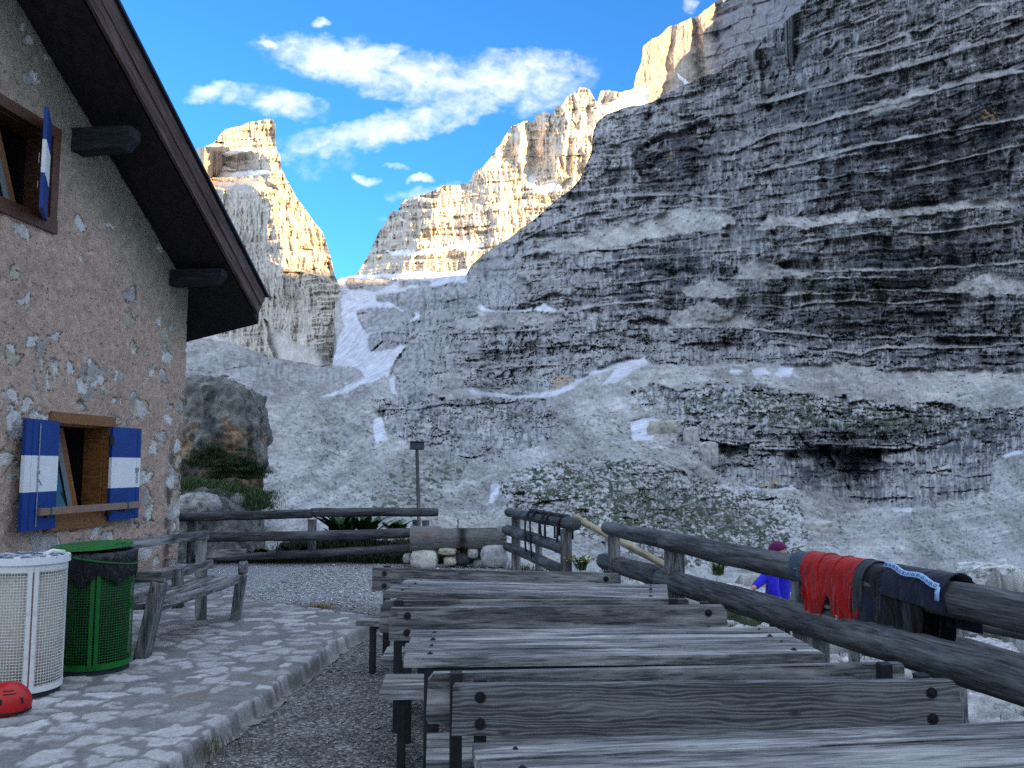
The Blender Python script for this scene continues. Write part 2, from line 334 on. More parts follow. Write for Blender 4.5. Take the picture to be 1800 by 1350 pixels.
    scr = sh.polys([[(925, 444), (1000, 415), (1060, 403), (1130, 388), (1190, 368), (1230, 366), (1282, 374), (1295, 392), (1250, 405), (1180, 412), (1100, 430), (1000, 445)],
                    [(1168, 562), (1230, 530), (1262, 540), (1300, 552), (1370, 570), (1300, 573), (1180, 575)], [(1200, 507), (1240, 492), (1270, 495), (1305, 517), (1290, 526), (1210, 520)],
                    [(1298, 470), (1335, 457), (1370, 470), (1430, 480), (1430, 488), (1300, 489)], [(1660, 512), (1700, 492), (1740, 478), (1805, 490), (1840, 512), (1740, 520)], [(1325, 402), (1350, 380), (1435, 384), (1508, 373), (1560, 372), (1500, 388), (1420, 397)],
                    [(800, 548), (830, 520), (845, 530), (860, 548), (960, 552), (1000, 560), (960, 572), (880, 575), (800, 580)], [(850, 462), (880, 450), (900, 462), (870, 475)], [(1510, 374), (1620, 364), (1722, 352), (1800, 348), (1800, 362), (1700, 366), (1600, 380), (1540, 386)],
                    [(1490, 212), (1530, 192), (1580, 172), (1625, 168), (1600, 182), (1540, 200)]], 2)
    rock = np.clip(np.maximum.reduce([k1 * (1 - scr * .95), k2, k3, k4 * .8, k5 * .75, ki]), 0, 1) * (1 - snow)
    # ---- traced ledges of the big wall
    led = sh.ledge
    led([(1348, 183), (1404, 166), (1441, 155), (1497, 142), (1540, 132), (1620, 112), (1722, 80), (1840, 50)], 16, 10, 16, 32, pale=.7)
    led([(1290, 268), (1351, 239), (1427, 220), (1497, 201), (1553, 186), (1610, 172), (1694, 148), (1840, 118)], 22, 11, 12, 24)
    led([(1337, 304), (1435, 281), (1497, 263), (1581, 248), (1666, 231), (1778, 212), (1840, 200)], 14, 6, 16, 34)
    led([(1427, 318), (1503, 305), (1610, 298), (1694, 279), (1840, 245)], 10, 4, 8, 14, pale=.7)
    led([(1421, 70), (1497, 42), (1560, 20)], 9, 4, 6, 12, pale=.8); led([(1500, 95), (1581, 66), (1666, 40), (1720, 12), (1800, 0)], 14, 6, 5, 12); led([(1348, 50), (1412, 17)], 9, 4, 9, 14)
    led([(1440, 110), (1540, 95), (1640, 70), (1730, 45), (1840, 20)], 8, 4, 5, 8, pale=.8)
    led([(1335, 395), (1435, 398), (1508, 387), (1610, 378), (1722, 364), (1840, 358)], 12, 5, 7, 12)
    led([(1310, 436), (1407, 428), (1553, 406), (1638, 411), (1840, 383)], 12, 5, 9, 20)
    led([(1340, 470), (1440, 478), (1581, 476), (1694, 470), (1800, 462)], 14, 5, 8, 10)
    led([(1290, 490), (1427, 490), (1560, 488)], 9, 3, 6, 8); led([(1300, 521), (1440, 518), (1553, 510), (1624, 512), (1680, 515), (1840, 518)], 12, 5, 6, 10)
    led([(1317, 538), (1385, 541), (1435, 533), (1497, 529), (1581, 535), (1666, 527)], 10, 4, 9, 16)
    led([(1300, 577), (1370, 584), (1480, 596), (1567, 594), (1666, 590), (1840, 592)], 12, 5, 9, 14); led([(1370, 604), (1514, 624), (1540, 612), (1694, 612), (1840, 602)], 10, 5, 10, 20)
    led([(989, 443), (1081, 438), (1208, 424), (1250, 410)], 9, 3, 9, 10); led([(1034, 465), (1110, 456), (1236, 444), (1290, 440)], 9, 3, 7, 9); led([(1080, 500), (1160, 492), (1230, 485)], 8, 3, 8, 10, pale=.6)
    led([(842, 548), (941, 550), (1010, 548), (1070, 535), (1150, 530)], 16, 6, 5, 9); led([(800, 586), (879, 584), (969, 578), (1050, 572)], 9, 4, 6, 10, pale=.7); led([(1149, 578), (1230, 576), (1300, 576)], 14, 6, 8, 14)
    led([(720, 622), (800, 618), (920, 612), (1000, 606)], 8, 4, 5, 10, pale=.5); led([(690, 655), (800, 652), (907, 644), (1010, 640)], 9, 4, 6, 10, pale=.5)
    led([(1045, 262), (1150, 232), (1300, 190), (1335, 170)], 8, 4, 4, 9, pale=.5); led([(1030, 355), (1110, 345), (1200, 343), (1290, 350)], 12, 5, 7, 9, pale=.7); led([(900, 430), (980, 392), (1040, 372)], 8, 3, 10, 14, pale=.5)
    led([(1060, 380), (1120, 370), (1200, 362), (1300, 372)], 8, 3, 5, 7, pale=.7)
    # lower cliff, outcrop, knoll
    led([(1180, 735), (1260, 742), (1340, 748), (1400, 752)], 9, 5, 6, 12, pale=.6); led([(1230, 770), (1330, 790), (1420, 790), (1550, 788), (1640, 786)], 9, 4, 16, 34, pale=.3); led([(1400, 700), (1500, 722), (1600, 728), (1720, 735)], 7, 4, 5, 10, pale=.5)
    led([(1640, 830), (1700, 838), (1760, 832)], 6, 4, 14, 18, pale=.4); led([(700, 735), (800, 725), (900, 728), (960, 735)], 6, 4, 4, 9, pale=.3); led([(680, 765), (740, 775), (830, 785), (900, 790)], 6, 4, 6, 10, pale=.3)
    led([(895, 862), (960, 880), (1060, 905), (1150, 915), (1260, 935)], 7, 6, 12, 24, pale=.3)
    ledm = np.clip(sh.led, 0, 1) * (1 - snow)
    # ---- bedding
    m = np.interp(v, [0, 90, 480, 1000], [0.36, 0.30, 0.03, 0.0]); s = v + m * (u - 1500) + 9 * fbm(u / 90.0, v / 90.0, 4, 71)
    s = np.where(u < 1000, s - (1000 - u) * .06, s)
    d1, l1, f1 = strata(s, 34.0, 5, u); d2, l2, f2 = strata(s + 3 * perlin(u / 30., v / 30., 8), 12.5, 9, u); d3, l3, f3 = strata(s + 2 * perlin(u / 16., v / 16., 6), 5.3, 13, u)
    but = ridged(u / 60.0, v / 190.0, 3, 21); but2 = ridged(u / 24.0 + .2 * perlin(u / 50., v / 50., 4), v / 75.0, 3, 23); rib = ridged(u / 8.0 + .8 * perlin(u / 22., v / 22., 2), v / 34.0, 3, 31); rgh = fbm(u / 6.0, v / 6.0, 4, 41, .6); blk = fbm(u / 26.0, v / 22.0, 4, 44)
    wq = 1.3 * fbm(u / 30., v / 30., 4, 77, .6); wr_ = 1.3 * fbm(u / 30., v / 30., 4, 78, .6); d_1, d_2, rid = cells(u / 36.0 + wq, (v + .12 * u) / 19.0 + wr_, 3); crack = (1 - ss(d_2 - d_1, 0.01, 0.09)) * ss(fbm(u / 50., v / 40., 3, 79), -.35, .15)
    d_3, d_4, rid_b = cells(u / 13.0 + 2 * wq, v / 8.5 + 2 * wr_, 5); crack2 = (1 - ss(d_4 - d_3, 0.02, 0.12)) * ss(fbm(u / 25., v / 18., 3, 80), 0, .4)
    cliff = np.clip(1 - l1, 0.2, 1)
    rel = 30 * d1 + 15.0 * d2 + 6.5 * d3 - 22 * but * k1 - 17 * but2 * cliff - 7.5 * rib * cliff - 8.5 * rgh - 18 * blk + (26 * rid + 9 * rid_b + 34 * crack + 16 * crack2) * (0.35 + .65 * np.clip(k3 * 1.6 + k4 + k2 + ss(v, 500, 600) * k1, 0, 1.6))
    wp = s + 5 * fbm(u / 40., v / 40., 3, 601); hi = k1 * ss(v, 640, 560)
    rel = rel * .62 + (blocks(u, wp, 90, 46, 48, 610) + blocks(u, wp, 38, 19, 26, 620) + blocks(u, wp, 15, 8.5, 12, 630)) * np.clip(.95 + .3 * k2, 0, 1.2) + 26 * ridged(u / 130. + .3 * perlin(u / 80., v / 80., 5), v / 300., 2, 640) * -k1
    rel = rel - bblur(rel, 40); sh.dev = (sh.dev - bblur(sh.dev, 70)) * 1.15
    sh.dev = 2.1 * sh.dev * (0.15 + .85 * rock) + rel * rock
    # deep features: alcove, clefts, overhangs, caves
    def pit(pts, A, b=5, w=.6): m = blur(polym(u + w * (sh.uw - u), v + w * (sh.vw - v), pts), b); sh.dev[:] += 2.2 * A * m; return m
    alc = pit([(1110, 275), (1138, 252), (1166, 238), (1210, 225), (1243, 212), (1264, 228), (1247, 283), (1236, 335), (1180, 343), (1138, 338), (1118, 300)], 26, 5)
    pit([(1134, 200), (1146, 198), (1140, 260), (1122, 265)], 14, 2); pit([(1338, 95), (1346, 95), (1374, 125), (1366, 175), (1350, 200), (1338, 160)], 16, 3); 0
    und = pit([(1378, 795), (1440, 786), (1545, 790), (1556, 828), (1510, 866), (1450, 868), (1390, 852)], 34, 4); pit([(1645, 868), (1700, 862), (1738, 858), (1700, 875), (1655, 880)], 22, 2); pit([(902, 868), (925, 866), (927, 886), (905, 894)], 26, 2); pit([(1034, 962), (1070, 950), (1072, 985), (1036, 990)], 24, 3)
    pit([(1555, 415), (1572, 420), (1572, 455), (1548, 460)], 12, 2); pit([(1776, 265), (1786, 268), (1776, 330), (1770, 320)], 12, 2); pit([(1765, 405), (1780, 402), (1776, 445), (1764, 440)], 12, 2); pit([(1106, 590), (1130, 588), (1130, 625), (1108, 622)], 10, 2); pit([(1132, 580), (1142, 580), (1138, 632), (1128, 632)], 12, 2)
    # bulges
    def bulge(cx, cy, rx, ry, A): sh.dev[:] -= 2.0 * A * np.clip(1 - ((sh.uw - cx) / rx) ** 2 - ((sh.vw - cy) / ry) ** 2, 0, 1) ** .5
    for b in [(1580, 862, 60, 30, 32), (1345, 605, 45, 30, 10), (1256, 540, 46, 26, 14), (1605, 430, 38, 30, 14), (900, 515, 60, 32, 14), (1180, 620, 40, 35, 10), (730, 755, 60, 34, 14), (930, 770, 50, 26, 12), (845, 780, 30, 26, 10), (1215, 775, 20, 24, 12), (1655, 800, 10, 16, 12), (1710, 805, 14, 24, 14), (1200, 700, 40, 24, 8), (1050, 640, 40, 30, 8), (870, 655, 30, 24, 8)]: bulge(*b)
    # scree: gullies, cones and stones
    sc = (1 - rock) * (1 - snow)
    d_1, d_2, rid2 = cells(u / 3.6 + .4 * fbm(u / 20., v / 20., 3, 171), v / 3.0, 17); d_1s = d_1; e1, e2, rid3 = cells(u / 9.0, v / 7.0, 18); near = ss(v, 700, 980)
    fan = ridged((u - .9 * (v - 600)) / 70.0, (v + u * .3) / 240.0, 3, 88); fan2 = ridged((u + 1.1 * v) / 55.0, (v - u) / 300.0, 3, 89)
    fanm = np.where(u < 760, fan2, fan)
    ston = (rid3 > .86) * np.clip(.5 - e1, 0, .5) * 2
    sh.dev += sc * (-30 * fanm * ss(v, 600, 700) - 5 * (rid2 > .55) * np.clip(.55 - d_1, 0, 1) * (.4 + 1.2 * near) - 13 * ston - 4.5 * fbm(u / 5.0, v / 4.0, 4, 92, .6) - 12 * fbm(u / 45.0, v / 30.0, 4, 93))
    sh.dev = sh.dev * (1 - snow) + snow * (5 * fbm(u / 40.0, v / 30.0, 2, 97))
    # ---- colours of the stone, with shade painted into recesses and under overhangs
    n1 = fbm(u / 60.0, v / 40.0, 4, 101); n2 = fbm(u / 9.0, v / 7.0, 4, 102, .6); n3 = fbm(u / 3.2, v / 7.0, 3, 103)
    lum = 0.30 * (1 + .5 * n1 + .7 * n2)
    C = cl((.97, .985, 1.0), lum)
    shade_mask = sh.polys([[(1350, 190), (1440, 160), (1560, 136), (1640, 125), (1640, 150), (1520, 196), (1430, 216), (1352, 236)], [(1520, 205), (1620, 178), (1840, 125), (1840, 195), (1700, 222), (1560, 244), (1480, 262)], [(1470, 270), (1600, 250), (1840, 205), (1840, 245), (1650, 290), (1520, 300), (1480, 290)],
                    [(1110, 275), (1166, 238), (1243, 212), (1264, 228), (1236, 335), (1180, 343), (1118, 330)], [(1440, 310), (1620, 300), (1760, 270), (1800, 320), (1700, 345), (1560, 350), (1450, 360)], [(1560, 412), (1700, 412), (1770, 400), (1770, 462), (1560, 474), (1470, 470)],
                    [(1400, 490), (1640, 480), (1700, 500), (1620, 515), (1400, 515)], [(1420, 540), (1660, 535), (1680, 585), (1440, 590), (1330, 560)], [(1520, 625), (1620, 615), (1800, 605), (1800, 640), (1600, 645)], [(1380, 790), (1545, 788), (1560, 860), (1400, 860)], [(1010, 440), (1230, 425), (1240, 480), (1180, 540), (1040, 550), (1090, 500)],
                    [(905, 440), (990, 395), (1040, 375), (1030, 400), (960, 430), (880, 460)], [(1380, 740), (1800, 730), (1780, 790), (1560, 790), (1400, 780)], [(1040, 860), (1260, 850), (1330, 960), (1180, 990), (1040, 940)], [(1630, 870), (1740, 855), (1740, 875), (1650, 885)]], 1); shade_mask = bblur(shade_mask, 15) * np.clip(.75 + 1.3 * fbm(u / 45., v / 16., 4, 161), .1, 1.6)
    ritu = ss(u, 1000, 1350) * k1
    st = fbm(u / 4.2 + .5 * perlin(u / 20., v / 20., 3), v / 42.0, 4, 111, .6) + .55 * fbm(u / 13.0, v / 26.0, 3, 112)
    stain = ss(st + .62 * shade_mask + .30 * ritu + .20 * k2 + .16 * k3 + .10 * k5 + .08 * k1 - .14, 0.05, 0.34) * rock * (1 - .85 * ledm)  # streaky stains, thickened wherever the painted shade zones lie
    C = cmix(C, stain * (.57 + .3 * shade_mask), (0.028, 0.034, 0.046)); C = C * (1 - .35 * ritu * rock * ss(v, 660, 560) * .5)[..., None]  # near-black streaks, tinted blue in place of haze
    wsh = ss(fbm(u / 3.0, v / 24.0, 3, 120) + .3 * n2, .28, .5) * rock; C = cmix(C, wsh * .10, (0.45, 0.44, 0.41))
    org = sh.polys([[(1330, 848), (1372, 842), (1370, 853), (1335, 856)], [(1600, 425), (1640, 420), (1645, 428), (1605, 432)], [(1722, 195), (1750, 190), (1750, 210), (1720, 212)], [(975, 660), (1010, 668), (1000, 685), (970, 690)], [(1165, 275), (1182, 270), (1180, 285)]], 2); C = cmix(C, org * .6 * ss(n2, -.3, .1), (0.42, 0.27, 0.14))
    pal = cl((.985, .99, .965), .275 * (1 + .30 * n2 + .35 * n3 + .35 * fanm + .22 * (rid2 - .5) + .5 * fbm((u + .8 * v) / 60., (v - .5 * u) / 16., 5, 151) + .5 * fbm(u / 130., v / 70., 3, 152)))
    a = np.clip(sc + ledm * .7 * (k1 + k2) + (l1 * .35 + l2 * .3) * rock * ss(n2, -.35, .25), 0, 1)[..., None]; C = C * (1 - a) + pal * a
    # karst knolls: pale stones bedded in dark soil
    q1, q2, qr = cells(u / 8.5 + .6 * fbm(u / 9., v / 9., 3, 701), v / 5.5 + .6 * fbm(u / 9., v / 9., 3, 702), 703); w1, w2, wr = cells(u / 3.8, v / 2.8, 704)
    kz = np.clip(k4 * 1.1 + .75 * bblur(k3, 4) * ss(fbm(u / 30., v / 20., 3, 705), -.1, .3) + .7 * k2 * ss(760 - v, -20, 40), 0, 1); x1, x2, xr = cells(u / 19. + .8 * fbm(u / 20., v / 20., 4, 711), v / 10. + .8 * fbm(u / 20., v / 20., 4, 712), 713); vz = fbm(u / 34., v / 22., 3, 714); ksn = np.maximum(np.maximum(ss(q2 - q1, .08, .25) * (qr > .38 + .9 * vz), ss(w2 - w1, .1, .3) * (wr > .66 - .9 * vz)), ss(x2 - x1, .05, .16) * (xr > .70 - 1.2 * np.clip(vz, 0, 1)))
    dn = fbm(u / 40., v / 16., 3, 706); kd = kz * (1 - ksn) * ss(dn, -.7, -.15); C = cmix(C, kd * .92, (.034, .040, .027)); C = C * (1 + .35 * kz * ksn)[..., None]; sh.dev -= 9 * kz * ksn * (.5 + qr)
    C = C * (1 + sc * (.22 * (ston > .02) * (rid3 > .95) - .40 * (rid2 < .06) * (d_1s < .38)))[..., None]
    # turf
    gz = sh.polys([[(880, 845), (950, 812), (1060, 808), (1190, 830), (1330, 870), (1420, 930), (1400, 985), (1180, 985), (1020, 935), (900, 880)], [(1180, 680), (1240, 672), (1420, 690), (1520, 705), (1500, 745), (1350, 755), (1200, 730)], [(1400, 705), (1700, 715), (1780, 730), (1700, 780), (1500, 790), (1380, 760)],
                   [(830, 700), (960, 695), (990, 730), (900, 745), (860, 730), (835, 780), (820, 760)], [(1300, 395), (1500, 380), (1700, 370), (1840, 362), (1840, 400), (1600, 410), (1400, 425)], [(1320, 520), (1700, 505), (1740, 535), (1600, 545), (1320, 545)], [(1400, 480), (1650, 478), (1700, 500), (1400, 518)],
                   [(960, 550), (1060, 555), (1120, 560), (1100, 600), (1040, 600), (990, 580)], [(700, 800), (850, 800), (800, 870), (700, 930), (560, 960), (640, 870)], [(1120, 700), (1220, 690), (1230, 720), (1140, 720)], [(330, 905), (470, 910), (560, 1000), (330, 1000)]], 1); gz = bblur(gz, 14)
    gn = fbm(u / 11.0, v / 6.0, 4, 131, .6) + .25 * fbm(u / 40.0, v / 30.0, 3, 133)
    gr = ss(gn + .55 * gz - .52, 0.0, 0.14) * (1 - snow) * .85
    tuft = ss(fbm((u + 1.3 * v) / 14.0, (v - .5 * u) / 4.6, 4, 137) + .25 * fbm(u / 60., v / 60., 2, 138), .25, .40) * sc * ss(v, 660, 760) * (1 - ss(v, 960, 1000)) * .8
    gr = np.maximum(gr, tuft); sh.dev -= gr * 4
    gc = cl((1.0, 1.6, .62), .034 * (1 + .5 * n2)); C = C * (1 - gr[..., None]) + gc * gr[..., None]
    dirt = ss(fbm(u / 30., v / 14., 4, 141) + .3 * gz, .25, .5) * sc * .45; C = cmix(C, dirt, (0.20, 0.19, 0.155))
    C = C * (1 - snow[..., None]) + cl((.52, .545, .60), 1 + .22 * fbm(u / 14., v / 9., 5, 144) + .12 * fbm(u / 3., v / 3., 3, 145)) * snow[..., None]
    C = np.clip(C, 0.012, .92)
    o = sh.build('terrain', S, C, mat_rock('rock_wall', 0.10, 0.55)); tag(o, 'grey banded rock wall above pale scree slopes and a snow gully', kind='structure')

def build_left_peak():
    top = [(250, 330), (290, 300), (345, 262), (375, 252), (385, 238), (395, 228), (420, 222), (440, 214), (470, 209), (479, 209), (484, 216), (485, 262), (492, 272), (494, 296), (506, 318), (520, 345), (540, 372), (556, 395), (568, 408), (578, 440), (584, 462), (588, 482), (597, 505), (603, 545), (609, 566), (606, 610), (610, 640)]
    sh = Sheet(252, 612, .95, 440, top, [(252, 668), (480, 668), (560, 676), (612, 680)], 2.0, 211)
    u, v = sh.u, sh.v
    ar = np.interp(v, [200, 256, 272, 305, 325, 345, 360, 480, 520, 680], [320, 330, 470, 480, 440, 462, 478, 500, 560, 560]) + 5 * fbm(v / 25., v * 0, 3, 4)
    dx = sh.u + (sh.uw - sh.u) * 1.2 - ar
    S = 790 + np.where(dx < 0, -dx * 1.1, dx * .28) + (680 - v) * .36
    S = bblur(S, 4)
    for l in [([(320, 262), (480, 252)], 18, 5, 6, 10), ([(320, 283), (440, 268), (488, 266)], 12, 8, 5, 8), ([(330, 302), (470, 296), (494, 298)], 12, 7, 5, 7), ([(340, 322), (450, 316), (500, 322)], 16, 9, 5, 8), ([(360, 350), (450, 345), (480, 350)], 6, 4, 4, 9), ([(380, 470), (470, 458), (500, 470), (560, 485)], 9, 4, 5, 12),
              ([(400, 510), (500, 500), (560, 490), (596, 500)], 14, 7, 5, 12), ([(430, 560), (540, 545), (600, 550)], 12, 6, 5, 10), ([(380, 590), (480, 585), (560, 590)], 10, 5, 4, 9)]: sh.ledge(*l)
    s = v + .08 * u + 5 * fbm(u / 50., v / 50., 3, 7); d1, l1, _ = strata(s, 26, 2, u); d2, l2, _ = strata(s, 9, 4, u)
    rib = ridged(u / 7.5 + .6 * perlin(u / 20., v / 20., 2), v / 60., 4, 31); but = ridged(u / 30., v / 120., 3, 33); rg = fbm(u / 5., v / 5., 4, 35, .6)
    snow = sh.polys([[(345, 283), (395, 268), (440, 257), (445, 262), (400, 276), (350, 292)], [(360, 306), (400, 302), (470, 300), (478, 304), (430, 311), (366, 312)], [(355, 292), (385, 290), (420, 298), (380, 302)]], 1, .5)
    scr = sh.polys([[(465, 560), (478, 570), (500, 590), (560, 625), (600, 640), (600, 690), (470, 690), (478, 620)], [(320, 590), (380, 585), (440, 620), (470, 640), (470, 700), (320, 700)], [(365, 318), (430, 316), (478, 322), (490, 335), (430, 335), (370, 330)]], 3)
    rk = (1 - scr) * (1 - snow)
    sh.dev = sh.dev * (.3 + .7 * rk) + rk * (12 * d1 + 5 * d2 + (blocks(u, s, 34, 40, 22, 650) + blocks(u, s, 14, 14, 10, 651)) * np.where(dx < 0, .45, 1) - 7 * rib * (1 - .5 * l1) - 13 * but - 5 * rg) - (1 - rk) * 1.0 * fbm(u / 8., v / 4., 3, 9)
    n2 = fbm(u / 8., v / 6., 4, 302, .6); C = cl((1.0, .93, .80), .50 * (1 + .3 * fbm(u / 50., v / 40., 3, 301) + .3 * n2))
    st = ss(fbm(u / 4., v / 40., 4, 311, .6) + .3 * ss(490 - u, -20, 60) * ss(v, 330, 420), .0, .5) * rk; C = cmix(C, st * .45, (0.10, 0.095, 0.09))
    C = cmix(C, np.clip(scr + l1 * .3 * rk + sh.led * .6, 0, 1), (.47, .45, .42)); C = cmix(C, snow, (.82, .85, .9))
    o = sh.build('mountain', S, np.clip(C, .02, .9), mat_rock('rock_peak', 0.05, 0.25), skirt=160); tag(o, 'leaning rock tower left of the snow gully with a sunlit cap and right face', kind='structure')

def build_centre_peak():
    top = [(590, 494), (606, 488), (622, 482), (632, 474), (646, 452), (652, 440), (660, 420), (668, 402), (680, 388), (686, 374), (693, 369), (698, 376), (703, 360), (712, 350), (728, 346), (760, 336), (775, 328), (800, 326), (822, 322), (834, 300), (846, 296), (862, 278), (872, 262), (880, 254), (888, 240), (900, 222), (918, 214), (930, 212), (937, 218), (941, 202), (960, 196), (972, 201), (976, 190), (982, 182), (989, 186), (994, 174), (1008, 166), (1020, 153), (1036, 157), (1045, 172), (1050, 180), (1056, 160), (1070, 158), (1092, 163), (1114, 155), (1140, 150)]
    sh = Sheet(590, 1140, 1.05, 340, top, [(590, 560), (820, 560), (1140, 380)], 4.5, 411)
    u, v = sh.u, sh.v
    ar = np.interp(v, [300, 370, 440, 480, 560], [745, 742, 738, 700, 640]); dx = sh.u + (sh.uw - sh.u) * 1.5 - ar
    S = 1250 + np.where(dx < 0, -dx * 1.5, dx * .10) + (560 - v) * .45
    dx2 = u - (930 + 10 * fbm(v / 30., v * 0, 3, 5)); S += 60 * ss(dx2, -14, 8) * (1 - ss(dx2, 8, 60)) * ss(340 - v, 0, 60)
    dx3 = u - 985; S -= 45 * (1 - np.clip(abs(dx3) / 60, 0, 1)) * ss(360 - v, 0, 90)
    S = blur(S, 3)
    for l in [([(720, 362), (820, 345), (900, 330), (1000, 335)], 34, 14, 4, 8), ([(760, 385), (860, 372), (940, 366), (1010, 355)], 20, 10, 5, 10), ([(640, 448), (740, 436), (820, 430), (900, 425)], 30, 14, 4, 9), ([(620, 468), (720, 460), (830, 455)], 20, 8, 3, 6), ([(600, 490), (700, 484), (830, 478)], 24, 8, 5, 9), ([(800, 410), (900, 398), (980, 375)], 16, 8, 4, 8), ([(880, 300), (960, 296)], 8, 4, 4, 9), ([(990, 250), (1040, 262)], 8, 4, 4, 8), ([(1000, 178), (1040, 176), (1050, 186)], 7, 4, 3, 6)]: sh.ledge(*l)
    s = v + .05 * u + 7 * fbm(u / 50., v / 50., 3, 8); d1, l1, _ = strata(s, 24, 3, u); d2, l2, _ = strata(s, 8, 5, u)
    upw = ss(345 - v, 0, 40)
    rib = ridged(u / 7.5 + .6 * perlin(u / 20., v / 20., 2), v / 60., 4, 51); but = ridged(u / 38., v / 130., 4, 53); rg = fbm(u / 5., v / 5., 4, 55, .6)
    snow = sh.polys([[(1040, 190), (1052, 184), (1075, 181), (1090, 172), (1080, 168), (1114, 152), (1140, 150), (1140, 200), (1076, 208), (1060, 200)], [(926, 312), (938, 302), (940, 328), (932, 330)], [(940, 330), (960, 318), (985, 316), (975, 335), (950, 340)], [(700, 378), (712, 386), (716, 392), (704, 386)], [(680, 440), (760, 436), (850, 424), (850, 434), (760, 446), (690, 450)], [(612, 484), (680, 480), (830, 474), (830, 486), (700, 488), (612, 492)]], 1, .6)
    rk = 1 - snow
    sh.dev = sh.dev + rk * (blocks(u, s, 40, 40, 18, 660) + blocks(u, s, 15, 14, 7, 661) + (12 * d1 + 6 * d2) * (1 - .6 * upw) - 7 * rib - (16 + 16 * upw) * but - 6 * rg)
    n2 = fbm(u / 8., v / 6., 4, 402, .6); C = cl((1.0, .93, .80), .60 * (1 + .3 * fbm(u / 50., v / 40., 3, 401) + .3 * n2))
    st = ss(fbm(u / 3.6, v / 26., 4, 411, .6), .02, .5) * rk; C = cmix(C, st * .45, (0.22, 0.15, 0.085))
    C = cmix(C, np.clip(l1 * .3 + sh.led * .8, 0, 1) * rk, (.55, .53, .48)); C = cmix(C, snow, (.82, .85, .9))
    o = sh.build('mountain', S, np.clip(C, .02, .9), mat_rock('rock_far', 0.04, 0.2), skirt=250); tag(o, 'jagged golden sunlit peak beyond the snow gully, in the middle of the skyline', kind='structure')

def build_pillar():
    top = [(1100, 190), (1108, 182), (1113, 160), (1118, 130), (1128, 108), (1130, 82), (1146, 68), (1160, 62), (1174, 48), (1196, 40), (1214, 32), (1228, 28), (1240, 16), (1258, 4), (1268, -12), (1290, -30), (1350, -45), (1470, -60)]
    sh = Sheet(1100, 1470, 1.1, 220, top, [(1100, 215), (1470, 215)], 2.2, 511)
    u, v = sh.u, sh.v
    ar = np.interp(v, [0, 60, 120, 200], [1150, 1128, 1118, 1112]); dx = sh.u + (sh.uw - sh.u) - ar
    S = 1750 + np.where(dx < 0, -dx * 1.3, dx * .3) + (220 - v) * .6 - 2.2 * np.clip(sh.uw - 1262 + .45 * (v - 60), 0, 240)
    def V(cx, w, a): return a * np.clip(1 - np.abs(sh.uw - cx) / w, 0, 1)
    S += V(1222 + .12 * (v - 60), 12, 50) + V(1180 - .1 * (v - 60), 9, 22) + V(1262, 10, 24); S = blur(S, 1)
    s = v + .3 * u + 7 * fbm(u / 50., v / 50., 3, 8); d1, l1, _ = strata(s, 30, 3, u)
    s2 = v + .36 * u + 6 * fbm(u / 60., v / 60., 3, 9); e2, _l, _f = strata(s2, 14, 6, u); sh.dev = 8 * e2 * ss(u, 1225, 1260) + blocks(u, s2, 30, 22, 20, 670) * ss(u, 1225, 1260) + 3 * d1 - 3.0 * ridged(u / 8. + .6 * perlin(u / 20., v / 20., 2), v / 90., 4, 61) - 7 * ridged(u / 34., v / 160., 3, 63) - 2 * fbm(u / 5., v / 5., 4, 65, .6)
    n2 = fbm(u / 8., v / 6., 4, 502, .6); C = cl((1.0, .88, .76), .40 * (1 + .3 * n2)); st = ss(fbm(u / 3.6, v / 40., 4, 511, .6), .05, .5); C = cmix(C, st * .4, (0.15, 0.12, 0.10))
    gm = ss(sh.uw, 1232, 1275) [..., None]; C = C * (1 - gm) + (C.mean(-1, keepdims=True) * .62 * np.array([[[.93, .98, 1.08]]])) * gm  # painted shade: right part of the pillar greyed, darkened and cooled
    sn = sh.polys([[(1190, 128), (1196, 132), (1212, 146), (1204, 148), (1194, 138)]], 0, .3); C = cmix(C, sn, (.82, .85, .9))
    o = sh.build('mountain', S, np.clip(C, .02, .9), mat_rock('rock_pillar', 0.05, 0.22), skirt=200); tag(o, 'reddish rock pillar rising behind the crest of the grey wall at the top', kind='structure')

def build_shade_ridge():
    # the ridge across the valley, behind and to the right of the hut, that keeps the evening sun off the terrace
    n = 220; t = np.linspace(-2600, 2600, n); h = np.array([math.sin(SUN_AZ), math.cos(SUN_AZ)]); p = np.array([-h[1], h[0]])
    zc = 596 + 26 * fbm(t / 300., t * 0, 5, 9) * 1.5; rows = []
    for dd, k in ((-700, 0.0), (-350, .42), (-90, .86), (0, 1), (90, .8), (500, 0)):
        xy = h[None] * (1500 + dd) + p[None] * t[:, None]; rows.append(np.concatenate([xy, (zc * k - 8)[:, None]], 1))
    P = np.stack(rows); P[1:3, :, 2] += 30 * fbm(P[1:3, :, 0] / 90., P[1:3, :, 1] / 90., 4, 3)
    o = np_mesh('mountain', P, grid_faces(6, n), mat_rock('rock_ridge', .02, .2), attrs={'Col': np.full(P.shape, .33)}); tag(o, 'long rock ridge behind and to the right of the terrace', kind='structure')
build_main(); build_left_peak(); build_centre_peak(); build_pillar(); build_shade_ridge()
